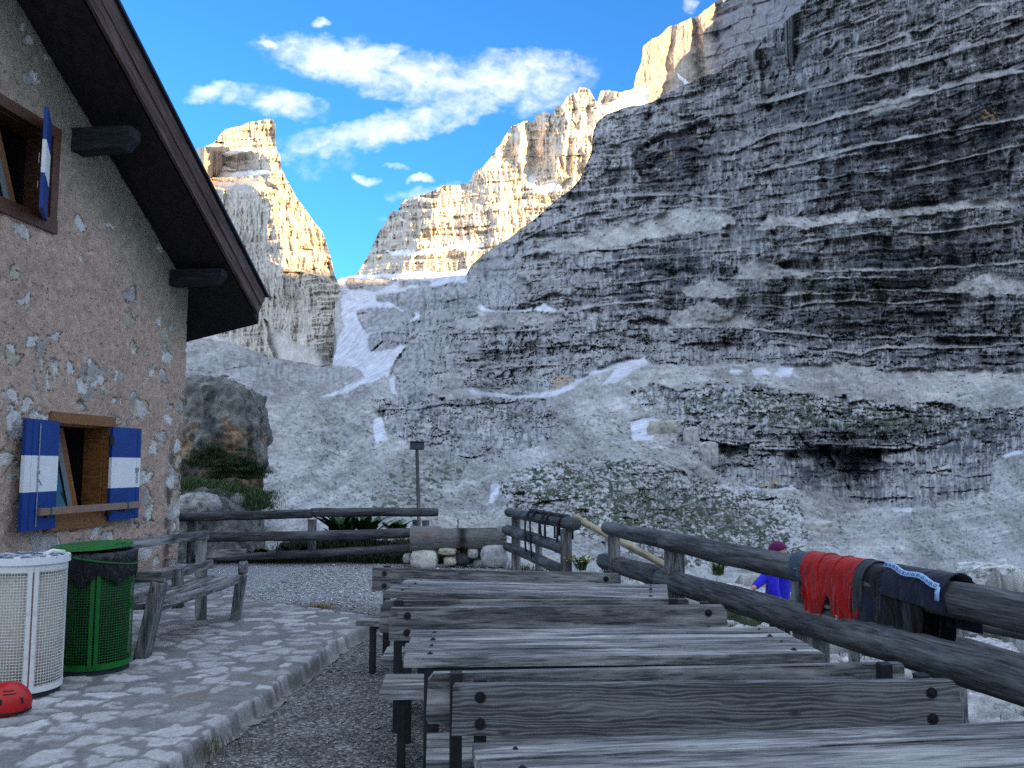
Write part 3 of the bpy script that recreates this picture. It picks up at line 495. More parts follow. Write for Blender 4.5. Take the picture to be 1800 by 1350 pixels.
# ================================================================== BUILDING HELPERS
def mroot(r):
    m = Matrix.LocRotScale(r.location, r.rotation_euler, r.scale)
    return m
def par(o, root):           # keep world placement while parenting
    o.parent = root; m = mroot(root)
    if root.parent: m = root.parent.matrix_basis.copy() @ root.matrix_parent_inverse @ m if False else m
    o.matrix_parent_inverse = m.inverted(); return o
def bm_box(bm, c, s, rot=None, taper=None):
    r = bmesh.ops.create_cube(bm, size=1.0); vs = r['verts']
    for v in vs:
        v.co = Vector((v.co.x * s[0], v.co.y * s[1], v.co.z * s[2]))
        if taper and v.co.z < 0: v.co.x *= taper; v.co.y *= taper
        if rot is not None: v.co = rot @ v.co
        v.co += Vector(c)
    return vs
def bm_bar(bm, p0, p1, w, h, up=(0, 0, 1)):
    p0 = Vector(p0); p1 = Vector(p1); d = (p1 - p0); L = d.length; x = d.normalized(); y = Vector(up).cross(x)
    if y.length < 1e-4: y = Vector((1, 0, 0)).cross(x)
    y.normalize(); z = x.cross(y); rot = Matrix((x, y, z)).transposed()
    return bm_box(bm, (p0 + p1) / 2, (L, w, h), rot)
def bm_cyl(bm, p0, p1, r0, r1=None, n=12):
    p0 = Vector(p0); p1 = Vector(p1); r1 = r0 if r1 is None else r1; d = p1 - p0; q = d.to_track_quat('Z', 'Y').to_matrix()
    r = bmesh.ops.create_cone(bm, cap_ends=True, segments=n, radius1=r0, radius2=r1, depth=d.length)
    for v in r['verts']: v.co = q @ v.co + (p0 + p1) / 2
    return r['verts']
def bm_tube(bm, pts, r, n=8, closed=False):
    pts = [Vector(p) for p in pts]; rings = []; m = len(pts)
    for i, p in enumerate(pts):
        a = pts[i - 1] if (i > 0 or closed) else p; b = pts[(i + 1) % m] if (i < m - 1 or closed) else p
        d = (b - a).normalized(); q = d.to_track_quat('Z', 'Y').to_matrix()
        if i and not closed: pass
        rr = r[i] if isinstance(r, (list, tuple)) else r
        rings.append([bm.verts.new(p + q @ Vector((math.cos(k * 2 * math.pi / n) * rr, math.sin(k * 2 * math.pi / n) * rr, 0))) for k in range(n)])
    for i in range(m if closed else m - 1):
        A = rings[i]; B = rings[(i + 1) % m]
        off = min(range(n), key=lambda o: (A[0].co - B[o].co).length)
        for k in range(n):
            bm.faces.new((A[k], A[(k + 1) % n], B[(k + 1 + off) % n], B[(k + off) % n]))
    if not closed:
        bm.faces.new(rings[0][::-1]); bm.faces.new(rings[-1])
def obj(name, bm, mat, parent=None, bevel=0.0, smooth=False, keep=True, loc=None, rot=None, seg=1, fix=True):
    if bevel: bmesh.ops.bevel(bm, geom=[e for e in bm.edges if e.calc_face_angle(0) > .5], offset=bevel, segments=seg, affect='EDGES', clamp_overlap=True)
    if fix: bmesh.ops.recalc_face_normals(bm, faces=bm.faces)
    me = bpy.data.meshes.new(name); bm.to_mesh(me); bm.free()
    if smooth:
        for p in me.polygons: p.use_smooth = True
    for m in (mat if isinstance(mat, (list, tuple)) else [mat]): me.materials.append(m)
    o = bpy.data.objects.new(name, me); col.objects.link(o)
    if loc is not None: o.location = loc
    if rot is not None: o.rotation_euler = rot
    if parent: par(o, parent) if keep else setattr(o, 'parent', parent)
    return o
def copy_tree(o, parent=None):
    c = o.copy(); col.objects.link(c)
    if parent: c.parent = parent
    for ch in o.children: copy_tree(ch, c)
    return c
def m_plain(name, c, rough=.6, metal=0.0, var=.15, scale=30, spec=.3, bump=0.0):
    t = NT(name); n = t.noise(t.mp(), scale, 4); t.col(t.mix(1.0, c, t.ramp(n, [(.3, 1 - var), (.7, 1 + var)]), 'MULTIPLY'))
    if bump: t.bump(n, bump, .004)
    return t.set(rough, metal, spec)
def m_wood(name, axis='X', base=(.155, .16, .16), dark=(.024, .026, .028), light=(.50, .50, .49), cath=0.0, fine=1.0, brown=0.0, patch=.75):
    t = NT(name); st = {'X': (.06, 1, 1), 'Y': (1, .06, 1), 'Z': (1, 1, .06)}[axis]
    st2 = {'X': (.35, 1, 1), 'Y': (1, .35, 1), 'Z': (1, 1, .35)}[axis]; rnd = t.info()
    ad = t.N.new('ShaderNodeVectorMath'); ad.operation = 'ADD'; t.lk(t.tc.outputs['Object'], ad.inputs[0])
    sc = t.N.new('ShaderNodeVectorMath'); sc.operation = 'SCALE'; sc.inputs[0].default_value = (7.3, 3.1, 5.7); t.lk(rnd, sc.inputs['Scale']); t.lk(sc.outputs[0], ad.inputs[1]); v0 = ad.outputs[0]
    g = t.noise(t.mp(st, vec=v0), 90 * fine, 6, .7, .3); g2 = t.noise(t.mp(st, vec=v0), 22 * fine, 5, .65, .8)
    p = t.noise(t.mp({'X': (.13, 1, 1), 'Y': (1, .13, 1), 'Z': (1, 1, .13)}[axis], vec=v0), 10, 8, .7, .4); sp = t.noise(t.mp(st2, vec=v0), 45, 4, .7)
    if cath:
        w = t.N.new('ShaderNodeTexWave'); w.wave_type = 'RINGS'; w.rings_direction = axis; w.inputs['Scale'].default_value = 5.5 * cath; w.inputs['Distortion'].default_value = 8; w.inputs['Detail'].default_value = 2.5; w.inputs['Detail Scale'].default_value = 1.2
        t.lk(t.mp({'X': (.22, 1, 1), 'Y': (1, .22, 1), 'Z': (1, 1, .22)}[axis], vec=v0), w.inputs[0]); wv = t.ramp(w.outputs[0], [(.0, 0.0), (.55, 1.0), (.8, .7), (1.0, .15)])
        gg = t.math('ADD', t.math('MULTIPLY', wv, .30), t.math('MULTIPLY', g, .70))
    else: gg = g
    a = t.mix(t.ramp(gg, [(.38, 1.0), (.62, 0.0)]), base, dark); a = t.mix(t.ramp(t.math('MULTIPLY', p, 1.0), [(.48, 0.0), (.70, patch)]), a, light)
    a = t.mix(t.ramp(p, [(.30, .8), (.46, 0.0)]), a, dark)
    a = t.mix(t.ramp(g2, [(.30, .75), (.44, 0.0)]), a, dark); a = t.mix(t.ramp(sp, [(.24, .8), (.34, 0.0)]), a, (.03, .03, .03))
    if brown: a = t.mix(t.ramp(t.noise(t.mp(st2, vec=v0), 3.0, 3), [(.5, 0.0), (.75, brown)]), a, (.20, .12, .08))
    # knots
    kn = t.vor(t.mp({'X': (.5, 1, 1), 'Y': (1, .5, 1), 'Z': (1, 1, .5)}[axis], vec=v0), 5.5); a = t.mix(t.ramp(kn, [(.03, .85), (.09, 0.0)]), a, (.035, .03, .028))
    t.col(a); t.bump(t.math('ADD', t.math('MULTIPLY', gg, .7), t.math('MULTIPLY', g2, .6)), .7, .006); return t.set(.85, 0, .25)
WX = m_wood('weathered_plank', 'X'); WXC = m_wood('weathered_board', 'X', base=(.16, .17, .175), dark=(.045, .048, .052), light=(.30, .305, .30), cath=2.1, patch=.45); WXT = m_wood('weathered_top_lit', 'X', base=(.20, .205, .205), dark=(.03, .032, .034), light=(.56, .56, .55), patch=.85); WZ = m_wood('weathered_leg', 'Z', base=(.20, .21, .21)); WL = m_wood('weathered_log', 'X', base=(.10, .108, .115), dark=(.018, .019, .021), light=(.25, .26, .27), fine=.7, patch=.6)  # up-facing planks get a paler copy of the wood with painted highlights
WT = m_wood('trough_wood', 'X', base=(.20, .20, .20), light=(.34, .34, .33), fine=.6, brown=.5); WPOLE = m_wood('stripped_pole', 'X', base=(.42, .36, .24), light=(.55, .5, .36), dark=(.15, .12, .08), fine=.7)
STEEL = m_plain('dark_steel', (.022, .023, .028), .55, .4, .3, 20); BOLT = m_plain('bolt_steel', (.03, .028, .03), .5, .8)
def log(name, p0, p1, r0, r1, mat, parent=None, seed=0, n=22, bend=.012, ring=True, flat=0.0):
    p0 = Vector(p0); p1 = Vector(p1); d = p1 - p0; L = d.length; m = max(8, int(L / .07)); x = np.linspace(0, L, m)
    th = np.linspace(0, 2 * math.pi, n, endpoint=False); X, T = np.meshgrid(x, th, indexing='ij')
    rr = r0 + (r1 - r0) * (X / L); rr = rr * (1 + .045 * fbm(X * 2.2, np.cos(T) * 1.1 + seed, 3, seed) + .05 * fbm(X * 5, np.sin(T) * 2 + seed * 3, 3, seed + 4))
    endr = np.ones(m); endr[0] = .9; endr[-1] = .9; rr = rr * endr[:, None]
    cy = bend * L * .5 * np.sin(X / L * 3.1) * math.cos(seed) + .012 * fbm(X * 1.2, X * 0 + seed, 2, seed); cz = bend * L * .5 * np.sin(X / L * 2.2 + seed) + .012 * fbm(X * 1.2, X * 0 + seed + 9, 2, seed)
    V = np.stack([X, cy + rr * np.cos(T), cz + rr * np.sin(T)], -1).reshape(-1, 3); i = np.arange(m * n).reshape(m, n); j = np.roll(i, -1, 1)
    Fq = np.stack([i[:-1], j[:-1], j[1:], i[1:]], -1).reshape(-1, 4)[:, ::-1]
    # end caps as small inner rings
    capf = []; base = len(V); ex = []
    for k, (row, s) in enumerate(((0, -1), (m - 1, 1))):
        c = V[i[row]].mean(0); inner = c + (V[i[row]] - c) * .45; inner[:, 0] += s * .004; b = base + k * (n + 1); ex.append(inner); ex.append((c + np.array([s * .002, 0, 0]))[None])
        q = np.arange(n); qn = np.roll(q, -1)
        f1 = np.stack([i[row][q], i[row][qn], b + qn, b + q], -1); f2 = np.stack([b + q, b + qn, np.full(n, b + n), np.full(n, b + n)], -1)
        if s < 0: f1 = f1[:, ::1]
        capf += [f1, f2]
    V = np.concatenate([V] + ex); me_f = np.concatenate([Fq] + [capf[0], capf[2]])
    tri = np.concatenate([capf[1], capf[3]])[:, :3]
    bm = bmesh.new(); vs = [bm.verts.new(p) for p in V]
    for f in me_f: bm.faces.new([vs[a] for a in f]).smooth = True
    for f in tri: bm.faces.new([vs[a] for a in f])
    rot = d.to_track_quat('X', 'Z').to_euler()
    return obj(name, bm, mat, parent, loc=p0, rot=rot)
# ================================================================== GROUND
FENCE = [(-5.6, 15.0), (-1.9, 14.85), (-.1, 14.5), (.35, 12.9), (.80, 10.6), (1.12, 9.6), (1.66, 7.6), (2.44, 4.6), (3.2, 1.8), (4.6, -4), (4.6, -9), (-12, -9), (-12, 15.0)]
def sdist(X, Y, poly):      # signed distance, positive inside
    d = np.full(X.shape, 1e9); n = len(poly)
    for i in range(n):
        ax, ay = poly[i]; bx, by = poly[(i + 1) % n]; vx, vy = bx - ax, by - ay
        t = np.clip(((X - ax) * vx + (Y - ay) * vy) / (vx * vx + vy * vy), 0, 1); d = np.minimum(d, np.hypot(X - ax - t * vx, Y - ay - t * vy))
    return np.where(polym(X, Y, poly) > .5, d, -d)
def m_ground():
    t = NT('gravel_soil'); v = t.mp(); c = t.attr('Col'); n = t.noise(v, 60, 6, .7); s = t.vor(v, 55, 'F1', 1, 1)
    sb = t.N.new('ShaderNodeSeparateColor'); t.lk(s, sb.inputs[0]); c = t.mix(t.math('SUBTRACT', 1.0, t.math('MULTIPLY', t.attr('Msk'), .88)), c, t.mix(1.0, c, t.ramp(sb.outputs[0], [(.0, .4), (.7, 1.15), (.9, 2.1)]), 'MULTIPLY'))
    c = t.mix(1.0, c, t.ramp(n, [(.3, .65), (.7, 1.35)]), 'MULTIPLY'); t.col(c)
    h = t.vor(v, 55); n2 = t.noise(v, 14, 5); t.bump(t.math('ADD', t.math('MULTIPLY', h, -1.0), n2), .8, .02); return t.set(.95, 0, .2)
def karst(X, Y):
    w1 = X + .9 * fbm(X / 2.2, Y / 2.2, 3, 3); w2 = Y + .9 * fbm(X / 2.2, Y / 2.2, 3, 4)
    a1, a2, r = cells(w1 / 1.35, w2 / 1.1, 7); b1, b2, r2 = cells(w1 / .42 + .6 * fbm(X / .4, Y / .4, 3, 9), w2 / .33, 8)
    blk = ss(a2 - a1, .02, .30); bl2 = ss(b2 - b1, .02, .22)
    h = (.10 + .40 * r) * blk ** .5 + .05 * bl2 * (.4 + r2) + .22 * fbm(X / 1.1, Y / 1.1, 6, 12, .58)
    return h, blk * (.45 + .55 * bl2), r
def ground_h(X, Y):
    sd = sdist(X, Y, FENCE); out = -sd
    h = np.where(sd > 0, 0.012 * fbm(X / .7, Y / .7, 4, 2) * 2, 0)
    right = ss(X, -1.5, .6)
    drop = -(1.15 * right + 2.4 * (1 - right)) * ss(out, .0, 1.5) - .045 * np.clip(out - 1.5, 0, 100) * (.7 + 1.0 * (1 - right))
    k, m, r = karst(X, Y); ks = ss(out, .35, 1.3)
    drop = drop - .30 * np.clip(Y - 21, 0, 60) * ss(X, -1, 1) - .35 * np.clip(out - 2.2, 0, 40) * (1 - ss(X, -1, 1)); bank = (1 - ss(X, -.6, -.2)) * ss(X, -4.6, -4.0) * ss(out, .05, .4) * (1 - ss(out, 1.3, 2.2)); drop = drop * (1 - bank) + bank * (.16 + .12 * fbm(X / .5, Y / .5, 3, 55))
    ks0 = ss(out, .35, 1.3) * (1 - bank)
    return h + drop + ks0 * (k * .95 - .12) * (1 + .9 * ss(X, 5, 9) * ss(Y, 9, 14)), sd, m, r, ks
def build_ground():
    xs = np.concatenate([np.arange(-40, -9, .5), np.arange(-9, 13, .06), np.arange(13, 60, .45)]); ys = np.concatenate([np.arange(-14, .8, .5), np.arange(.8, 17, .06), np.arange(17, 30, .15), np.arange(30, 62, .6)])
    X, Y = np.meshgrid(xs, ys); h, sd, m, r, ks = ground_h(X, Y)
    n = fbm(X / .5, Y / .5, 4, 30); nn = fbm(X / .13, Y / .13, 3, 31); nb = fbm(X / 1.6, Y / 1.6, 3, 32)
    grav = cl((1.0, 1.0, .97), .14 * (1 + .5 * n + .4 * nn)); far = ss(Y, 9.6, 11.2)
    grav = cmix(grav, far * .9, (.33, .34, .35)); grav = cmix(grav, ss(nb + .2 * n, .1, .4) * .4 * (1 - far), (.11, .10, .085))
    rock = cl((1.0, 1.0, .98), np.clip(.47 * (.25 + .75 * m) * (1 + .25 * nn + .3 * n), .05, .85))
    dk = ss(fbm(X / .16, Y / .16, 4, 44, .6), .16, .34); rock = cmix(rock, dk * .6, (.10, .105, .10))
    gm = ss(.50 - m + .5 * nb, .1, .4); rock = cmix(rock, gm * .9, (.035, .055, .022))
    far2 = ss(Y, 19, 26) ; rock = rock * (1 - far2[..., None]) + cl((1, .98, .93), .34 * (1 + .4 * n))  * far2[..., None]
    C = cmix(grav, np.clip(ks, 0, 1), (0, 0, 0)) + rock * np.clip(ks, 0, 1)[..., None]
    bk = (1 - ss(X, -.6, -.2)) * ss(-sd, -.25, .1) * (1 - ss(-sd, 1.6, 2.4)); C = cmix(C, bk * .95, (.022, .035, .014))
    edge = ss(-sd, -.45, .05) * (1 - ss(-sd, .4, 1.0)) ; C = cmix(C, edge * ss(n, -.4, .2) * .85, (.04, .06, .025))
    P = np.stack([X, Y, h], -1); o = np_mesh('ground', P, grid_faces(*X.shape), m_ground(), attrs={'Col': np.clip(C, .01, .85), 'Msk': np.repeat(np.clip(ks, 0, 1)[..., None], 3, -1)}); tag(o, 'grey gravel terrace falling away to pale limestone blocks', kind='structure')
PATIO = [(-3.2, 1.2), (-2.1, 2.4), (-1.82, 3.4), (-1.77, 4.6), (-1.74, 5.2), (-1.70, 5.65), (-1.66, 6.05), (-1.60, 6.85), (-1.53, 7.8), (-1.36, 8.75), (-1.42, 8.98), (-1.95, 9.32), (-2.53, 9.72), (-3.11, 10.15), (-3.9, 11.2), (-4.72, 12.7), (-5.15, 13.7), (-7.2, 13.7), (-7.2, 1.2)]
def build_patio():
    xs = np.arange(-7.15, -1.2, .014); ys = np.arange(1.6, 13.8, .02); X, Y = np.meshgrid(xs, ys)
    wx = X + .06 * fbm(X / .25, Y / .25, 3, 2); wy = Y + .06 * fbm(X / .25, Y / .25, 3, 3)
    sd = sdist(wx, wy, PATIO) + .02 * fbm(X / .3, Y / .3, 3, 5)
    a, b, rid = cells(wx / .27 + .35 * fbm(X / .12, Y / .12, 3, 6), wy / .21 + .35 * fbm(X / .12, Y / .12, 3, 7), 19)
    gap = .07 + .26 * rid; st = ss(b - a, gap, gap + .05) * (rid > .14)
    z = .115 * ss(sd, -.012, .022) - .02 + .007 * st + .006 * fbm(X / .3, Y / .3, 3, 9) + .004 * fbm(X / .04, Y / .04, 3, 10); z = z + .05 * ss(sd, .0, .25) * 0
    n = fbm(X / .1, Y / .1, 4, 11, .6); n2 = fbm(X / .6, Y / .6, 3, 12)
    mort = cl((1.0, 1.0, 1.0), .19 * (1 + .35 * n + .3 * n2)); mort = cmix(mort, ss(n2, .1, .5) * .5, (.15, .13, .10)); stone = cl((1.0, 1.0, 1.0), .37 * (.75 + .5 * _h((rid * 999).astype(int), (rid * 77).astype(int), 2)) * (1 + .35 * n)); C = mort * (1 - st[..., None]) + stone * st[..., None]
    C = cmix(C, (1 - ss(sd, -.01, .03)) * .6, (.13, .12, .10))
    P = np.stack([X, Y, z + .02], -1); fc = grid_faces(*X.shape); ok = (sd.ravel()[fc].max(1) > -.05)
    t = NT('cobbled_patio'); c = t.attr('Col'); v = t.mp(); nn = t.noise(v, 45, 6, .7); c = t.mix(1.0, c, t.ramp(nn, [(.3, .72), (.7, 1.28)]), 'MULTIPLY'); t.col(c); t.bump(nn, .6, .01)
    o = np_mesh('patio', P, fc[ok], t.set(.92, 0, .2), smooth=True, attrs={'Col': np.clip(C, .01, .85)}); tag(o, 'raised patio of flat stones set in grey mortar along the hut', kind='structure')
def pebbles(name, X, Y, Z, S, seed, mat, colr):
    rs = np.random.RandomState(seed); n = len(X); b = np.array([(1, 0, 0), (0, 1, 0), (-1, 0, 0), (0, -1, 0), (0, 0, .7), (0, 0, -.5), (.65, .65, .35), (-.65, .65, .3), (-.6, -.65, .35), (.65, -.6, .3)], float)
    f = [(0, 6, 4), (6, 1, 4), (1, 7, 4), (7, 2, 4), (2, 8, 4), (8, 3, 4), (3, 9, 4), (9, 0, 4), (0, 5, 6), (6, 5, 1), (1, 5, 7), (7, 5, 2), (2, 5, 8), (8, 5, 3), (3, 5, 9), (9, 5, 0)]
    V = b[None] * (1 + .35 * rs.randn(n, len(b), 1)) * S[:, None, None] * np.stack([1 + .5 * rs.rand(n), .7 + .4 * rs.rand(n), .5 + .4 * rs.rand(n)], -1)[:, None]
    a = rs.rand(n) * 6.28; c, s = np.cos(a)[:, None], np.sin(a)[:, None]; V = np.stack([V[..., 0] * c - V[..., 1] * s, V[..., 0] * s + V[..., 1] * c, V[..., 2]], -1) + np.stack([X, Y, Z], -1)[:, None]
    Fq = (np.array(f)[None] + (np.arange(n) * len(b))[:, None, None]).reshape(-1, 3)
    C = np.repeat(colr[:, None], len(b), 1); return np_mesh(name, V, Fq, mat, attrs={'Col': C})
def stone_mat(name='pebble_stone', sc=20):
    t = NT(name); c = t.mix(1.0, t.attr('Col'), t.ramp(t.noise(t.mp(), sc, 5, .7), [(.3, .7), (.7, 1.3)]), 'MULTIPLY'); t.col(c); t.bump(t.noise(t.mp(), sc * 2, 5, .7), .5, .01); return t.set(.95, 0, .2)
PEB = stone_mat()
def build_gravel():
    rs = np.random.RandomState(4); n = 15000
    X = rs.uniform(-3.4, .6, n); Y = 2.0 + 12.6 * rs.rand(n) ** 1.5; ok = (sdist(X, Y, PATIO) < -.03) & (sdist(X, Y, FENCE) > .1); X, Y = X[ok], Y[ok]
    S = .004 + .012 * rs.rand(len(X)) ** 3.5 + .0012 * np.clip(Y - 5, 0, 6); h = ground_h(X, Y)[0]; far = ss(Y, 9.4, 11); g = (.13 + .30 * rs.rand(len(X)) ** 2.0) * (1 + 1.2 * far)
    o = pebbles('gravel', X, Y, h + S * .3, S, 5, PEB, np.clip(np.stack([g, g, g * .98], -1), 0, .7)); tag(o, 'loose pale gravel stones scattered on the terrace path', 'gravel', kind='stuff')
    n = 420; rs = np.random.RandomState(8); X = rs.uniform(.7, 12, n); Y = rs.uniform(4, 22, n); ok = sdist(X, Y, FENCE) < -.8; X, Y = X[ok], Y[ok]; S = .03 + .10 * rs.rand(len(X)) ** 3; g = .35 + .3 * rs.rand(len(X))
    o = pebbles('rubble', X, Y, ground_h(X, Y)[0] + S * .2, S, 6, PEB, np.stack([g, g, g * .97], -1)); tag(o, 'broken white limestone rubble lying between the pale blocks', 'rubble', kind='stuff')
build_ground(); build_patio(); build_gravel()
# ================================================================== MOUNTAIN HUT
HC = np.array([-5.2, 13.5]); HD = np.array([.12, 1.0]) / math.hypot(.12, 1); HN = np.array([HD[1], -HD[0]])
def W(a, z, o=0.0):
    p = HC - HD * a + HN * o; return Vector((p[0], p[1], z))
def wpx(u, v, o=0.0):       # pixel -> (a, z) on the plane parallel to the wall at offset o
    d = ray(u, v); q = HC + HN * o; t = (q @ HN - CAM[:2] @ HN) / (d[:2] @ HN); p = CAM + d * t; return float(-(p[:2] - q) @ HD), float(p[2])
HROT = Matrix(((-HD[0], HN[0], 0), (-HD[1], HN[1], 0), (0, 0, 1)))    # columns: along wall (towards camera), outwards, up
HANG = math.atan2(-HD[1], -HD[0])
def hbox(bm, a0, a1, z0, z1, o0, o1):
    vs = bmesh.ops.create_cube(bm, size=1.0)['verts']
    for v in vs:
        c = v.co; v.co = W(a0 + (c.x + .5) * (a1 - a0), z0 + (c.z + .5) * (z1 - z0), o0 + (c.y + .5) * (o1 - o0))
    return vs
def m_plaster():
    t = NT('plaster_and_stone'); c = t.attr('Col'); v = t.mp(); n = t.noise(v, 9, 8, .7); n2 = t.noise(v, 55, 6, .75)
    c = t.mix(1.0, c, t.ramp(n, [(.3, .75), (.7, 1.22)]), 'MULTIPLY'); c = t.mix(1.0, c, t.ramp(n2, [(.3, .72), (.7, 1.25)]), 'MULTIPLY'); t.col(c)
    t.bump(t.math('ADD', n, n2), .8, .025); return t.set(.95, 0, .15)
def m_stain(name, c, dark, rough=.55):
    t = NT(name); v = t.mp((1, 1, 1)); g = t.noise(t.mp((.1, 1, .6)), 60, 5, .6, .4); c2 = t.mix(t.ramp(g, [(.35, .0), (.7, 1.0)]), dark, c); t.col(t.mix(t.ramp(t.noise(v, 7, 3), [(.4, 0.0), (.7, .4)]), c2, dark)); t.bump(g, .3, .003); return t.set(rough, 0, .4)
def build_house():
    hut = empty('mountain_hut', W(2, 0), 0); tag(hut, 'rough plastered stone hut with dark overhanging roof and blue and white shutters', 'hut')
    a1 = 9.2; roofz = lambda a: 4.42 + .605 * a
    # window rectangles in wall coordinates
    la0 = wpx(190, 750)[0]; la1 = wpx(97, 760)[0]; lz1 = .5 * (wpx(100, 741)[1] + wpx(190, 751)[1]); lz0 = .5 * (wpx(97, 908)[1] + wpx(190, 903)[1])
    ua0 = wpx(92, 240)[0]; uz1 = wpx(92, 240)[1]; uz0 = wpx(92, 388)[1]; ua1 = ua0 + 1.15
    wins = [(la0, la1, lz0, lz1), (ua0, ua1, uz0, uz1)]
    xs = np.concatenate([np.arange(0, 5.2, .016), np.arange(5.2, a1, .1)]); zs = np.arange(-.3, roofz(a1), .016); zs = zs[zs < 10.2]
    A, Z = np.meshgrid(xs, zs); top = roofz(A) + .05; Zc = np.minimum(Z, top)
    wA = A + .09 * fbm(A / .22, Z / .22, 5, 2, .7); wZ = Z + .09 * fbm(A / .22, Z / .22, 5, 3, .7)
    c1, c2, r = cells(wA / .50, wZ / .38, 5); k1, k2, r2 = cells(wA / .25, wZ / .21, 6)
    reg = fbm(A / 1.1, Z / 1.1, 3, 8); lowc = ss(Z, 4.2, 2.0)
    big = ss(c2 - c1, .10 + .5 * r, .16 + .5 * r) * (_h((r * 4096).astype(int), (r * 77).astype(int), 3) < .16 + .30 * lowc)
    sm = ss(k2 - k1, .16, .26) * (_h((r2 * 4096).astype(int), (r2 * 55).astype(int), 4) < .05 + .15 * lowc + .30 * ss(reg, .1, .5))
    cor = ss(A, .55, .1) * ss(Z, 2.6, .9); sm = np.maximum(sm, cor * ss(k2 - k1, .04, .12) * (r2 < .8))
    archm = (np.abs(Z - (lz1 + .55)) < .22) & (A > la0 - .35) & (A < la1 + .45); q1, q2, rq = cells(wA / .14, wZ / .55, 9); sm = np.maximum(sm, archm * ss(q2 - q1, .25, .33) * (rq < .75))
    st = np.maximum(big, sm); n = fbm(A / .12, Z / .12, 5, 12, .62); nb = fbm(A / .7, Z / .7, 4, 13); nc = fbm(A / .035, Z / .035, 3, 14)
    o = .018 * nb + .016 * n + .004 * nc - .016 * st * (1 - .8 * r2) + .012 * st * fbm(A / .06, Z / .06, 3, 15); edge = st * (1 - st) * 4; o -= .02 * edge
    pits = ss(fbm(A / .05, Z / .035, 3, 16), .38, .5) * (1 - st); o -= .012 * pits
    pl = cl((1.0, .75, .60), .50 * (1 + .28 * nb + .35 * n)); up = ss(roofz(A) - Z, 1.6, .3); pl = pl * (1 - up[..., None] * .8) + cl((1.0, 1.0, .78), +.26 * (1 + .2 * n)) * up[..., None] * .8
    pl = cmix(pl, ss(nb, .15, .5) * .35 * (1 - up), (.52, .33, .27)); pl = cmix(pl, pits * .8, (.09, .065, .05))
    h1 = _h((r2 * 999).astype(int), (r * 999).astype(int), 7); sc_ = cl((1.0, .98, .93), (.42 + .30 * h1) * (1 + .4 * n)); sc_ = cmix(sc_, (h1 < .25) * .5, (.50, .42, .26)); sc_ = cmix(sc_, ((h1 > .3) & (h1 < .6)) * .6, (.33, .325, .31))
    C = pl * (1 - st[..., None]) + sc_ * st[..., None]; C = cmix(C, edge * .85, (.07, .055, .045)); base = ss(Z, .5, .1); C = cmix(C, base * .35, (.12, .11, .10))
    P = np.empty(A.shape + (3,)); cc = HC[None, None] - HD[None, None] * A[..., None] + HN[None, None] * o[..., None]; P[..., :2] = cc; P[..., 2] = Zc
    fc = grid_faces(*A.shape); ac = A.ravel()[fc].mean(1); zc = Z.ravel()[fc].mean(1); ok = Z.ravel()[fc].min(1) < top.ravel()[fc].max(1)
    for (x0, x1, z0, z1) in wins: ok &= ~((ac > x0) & (ac < x1) & (zc > z0) & (zc < z1))
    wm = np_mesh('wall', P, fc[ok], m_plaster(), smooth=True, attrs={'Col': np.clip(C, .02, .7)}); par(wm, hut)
    # return wall round the far corner and rear body
    dk = m_plain('rendered_wall', (.26, .21, .18), .95, 0, .3, 6, bump=.5); bm = bmesh.new()
    e = Vector((-.62, .78, 0)).normalized(); c0 = W(0, -1.5, -.02); c1_ = c0 + e * 5; n0 = W(a1, -1.5, -.02); n1 = n0 - Vector((HN[0], HN[1], 0)) * 5.5
    pts = [c0, c1_, n1, n0]; hs = [4.40, 4.40, 6.0, 6.0]; lo = [bm.verts.new(p) for p in pts]; hi = [bm.verts.new(Vector((p.x, p.y, h))) for p, h in zip(pts, hs)]
    for i in (0, 1, 2): bm.faces.new((lo[i], lo[i + 1], hi[i + 1], hi[i]))
    obj('rear_wall', bm, dk, hut)
    # roof
    rd = m_plain('dark_soffit_boards', (.017, .013, .014), .8, 0, .5, 9, bump=.3); rt = m_plain('roof_sheet', (.03, .035, .05), .5, .5, .3, 4)
    bw = m_wood('barge_wood', 'X', base=(.115, .075, .065), dark=(.035, .022, .02), light=(.22, .17, .16), fine=.6, patch=.5)
    OB = .92
    t1 = wpx(466, 522, OB + .06); t0 = wpx(200, 0, OB + .06); b1 = wpx(436, 528, OB); b0 = wpx(148, 0, OB)
    st_ = (t0[1] - t1[1]) / (t0[0] - t1[0]); sb = (b0[1] - b1[1]) / (b0[0] - b1[0]); AT = 9.3
    zt = lambda a: t1[1] + st_ * (a - t1[0]); zb = lambda a: b1[1] + sb * (a - b1[0]); aT = t1[0]; aB = b1[0]
    def prism(bm, prof, o0, o1):        # profile in (a,z) extruded outwards
        A_ = [bm.verts.new(W(a, z, o0)) for a, z in prof]; B_ = [bm.verts.new(W(a, z, o1)) for a, z in prof]; n_ = len(prof)
        bm.faces.new(A_[::-1]); bm.faces.new(B_)
        for i in range(n_): bm.faces.new((A_[i], A_[(i + 1) % n_], B_[(i + 1) % n_], B_[i]))
    bm = bmesh.new(); L = math.hypot(AT - aT, zt(AT) - zt(aT)); ang = math.atan2(zt(AT) - zt(aT), AT - aT)
    # barge board: modelled along its own X
    hB = abs((zt(4) - zb(4)) * math.cos(ang)); hT = abs((zt(aT) - zb(aT)) * math.cos(ang))
    for k in range(2):
        y0 = [-.0, -.5][k]; hh = [(-hT * .52, -hB * .52), (-hT * .5, -hB * .5)]
    X0 = Vector((0, 0, 0)); prof = [(0, 0), (L, 0), (L, -hB * 1.05), (0.03, -hT * 1.0)]
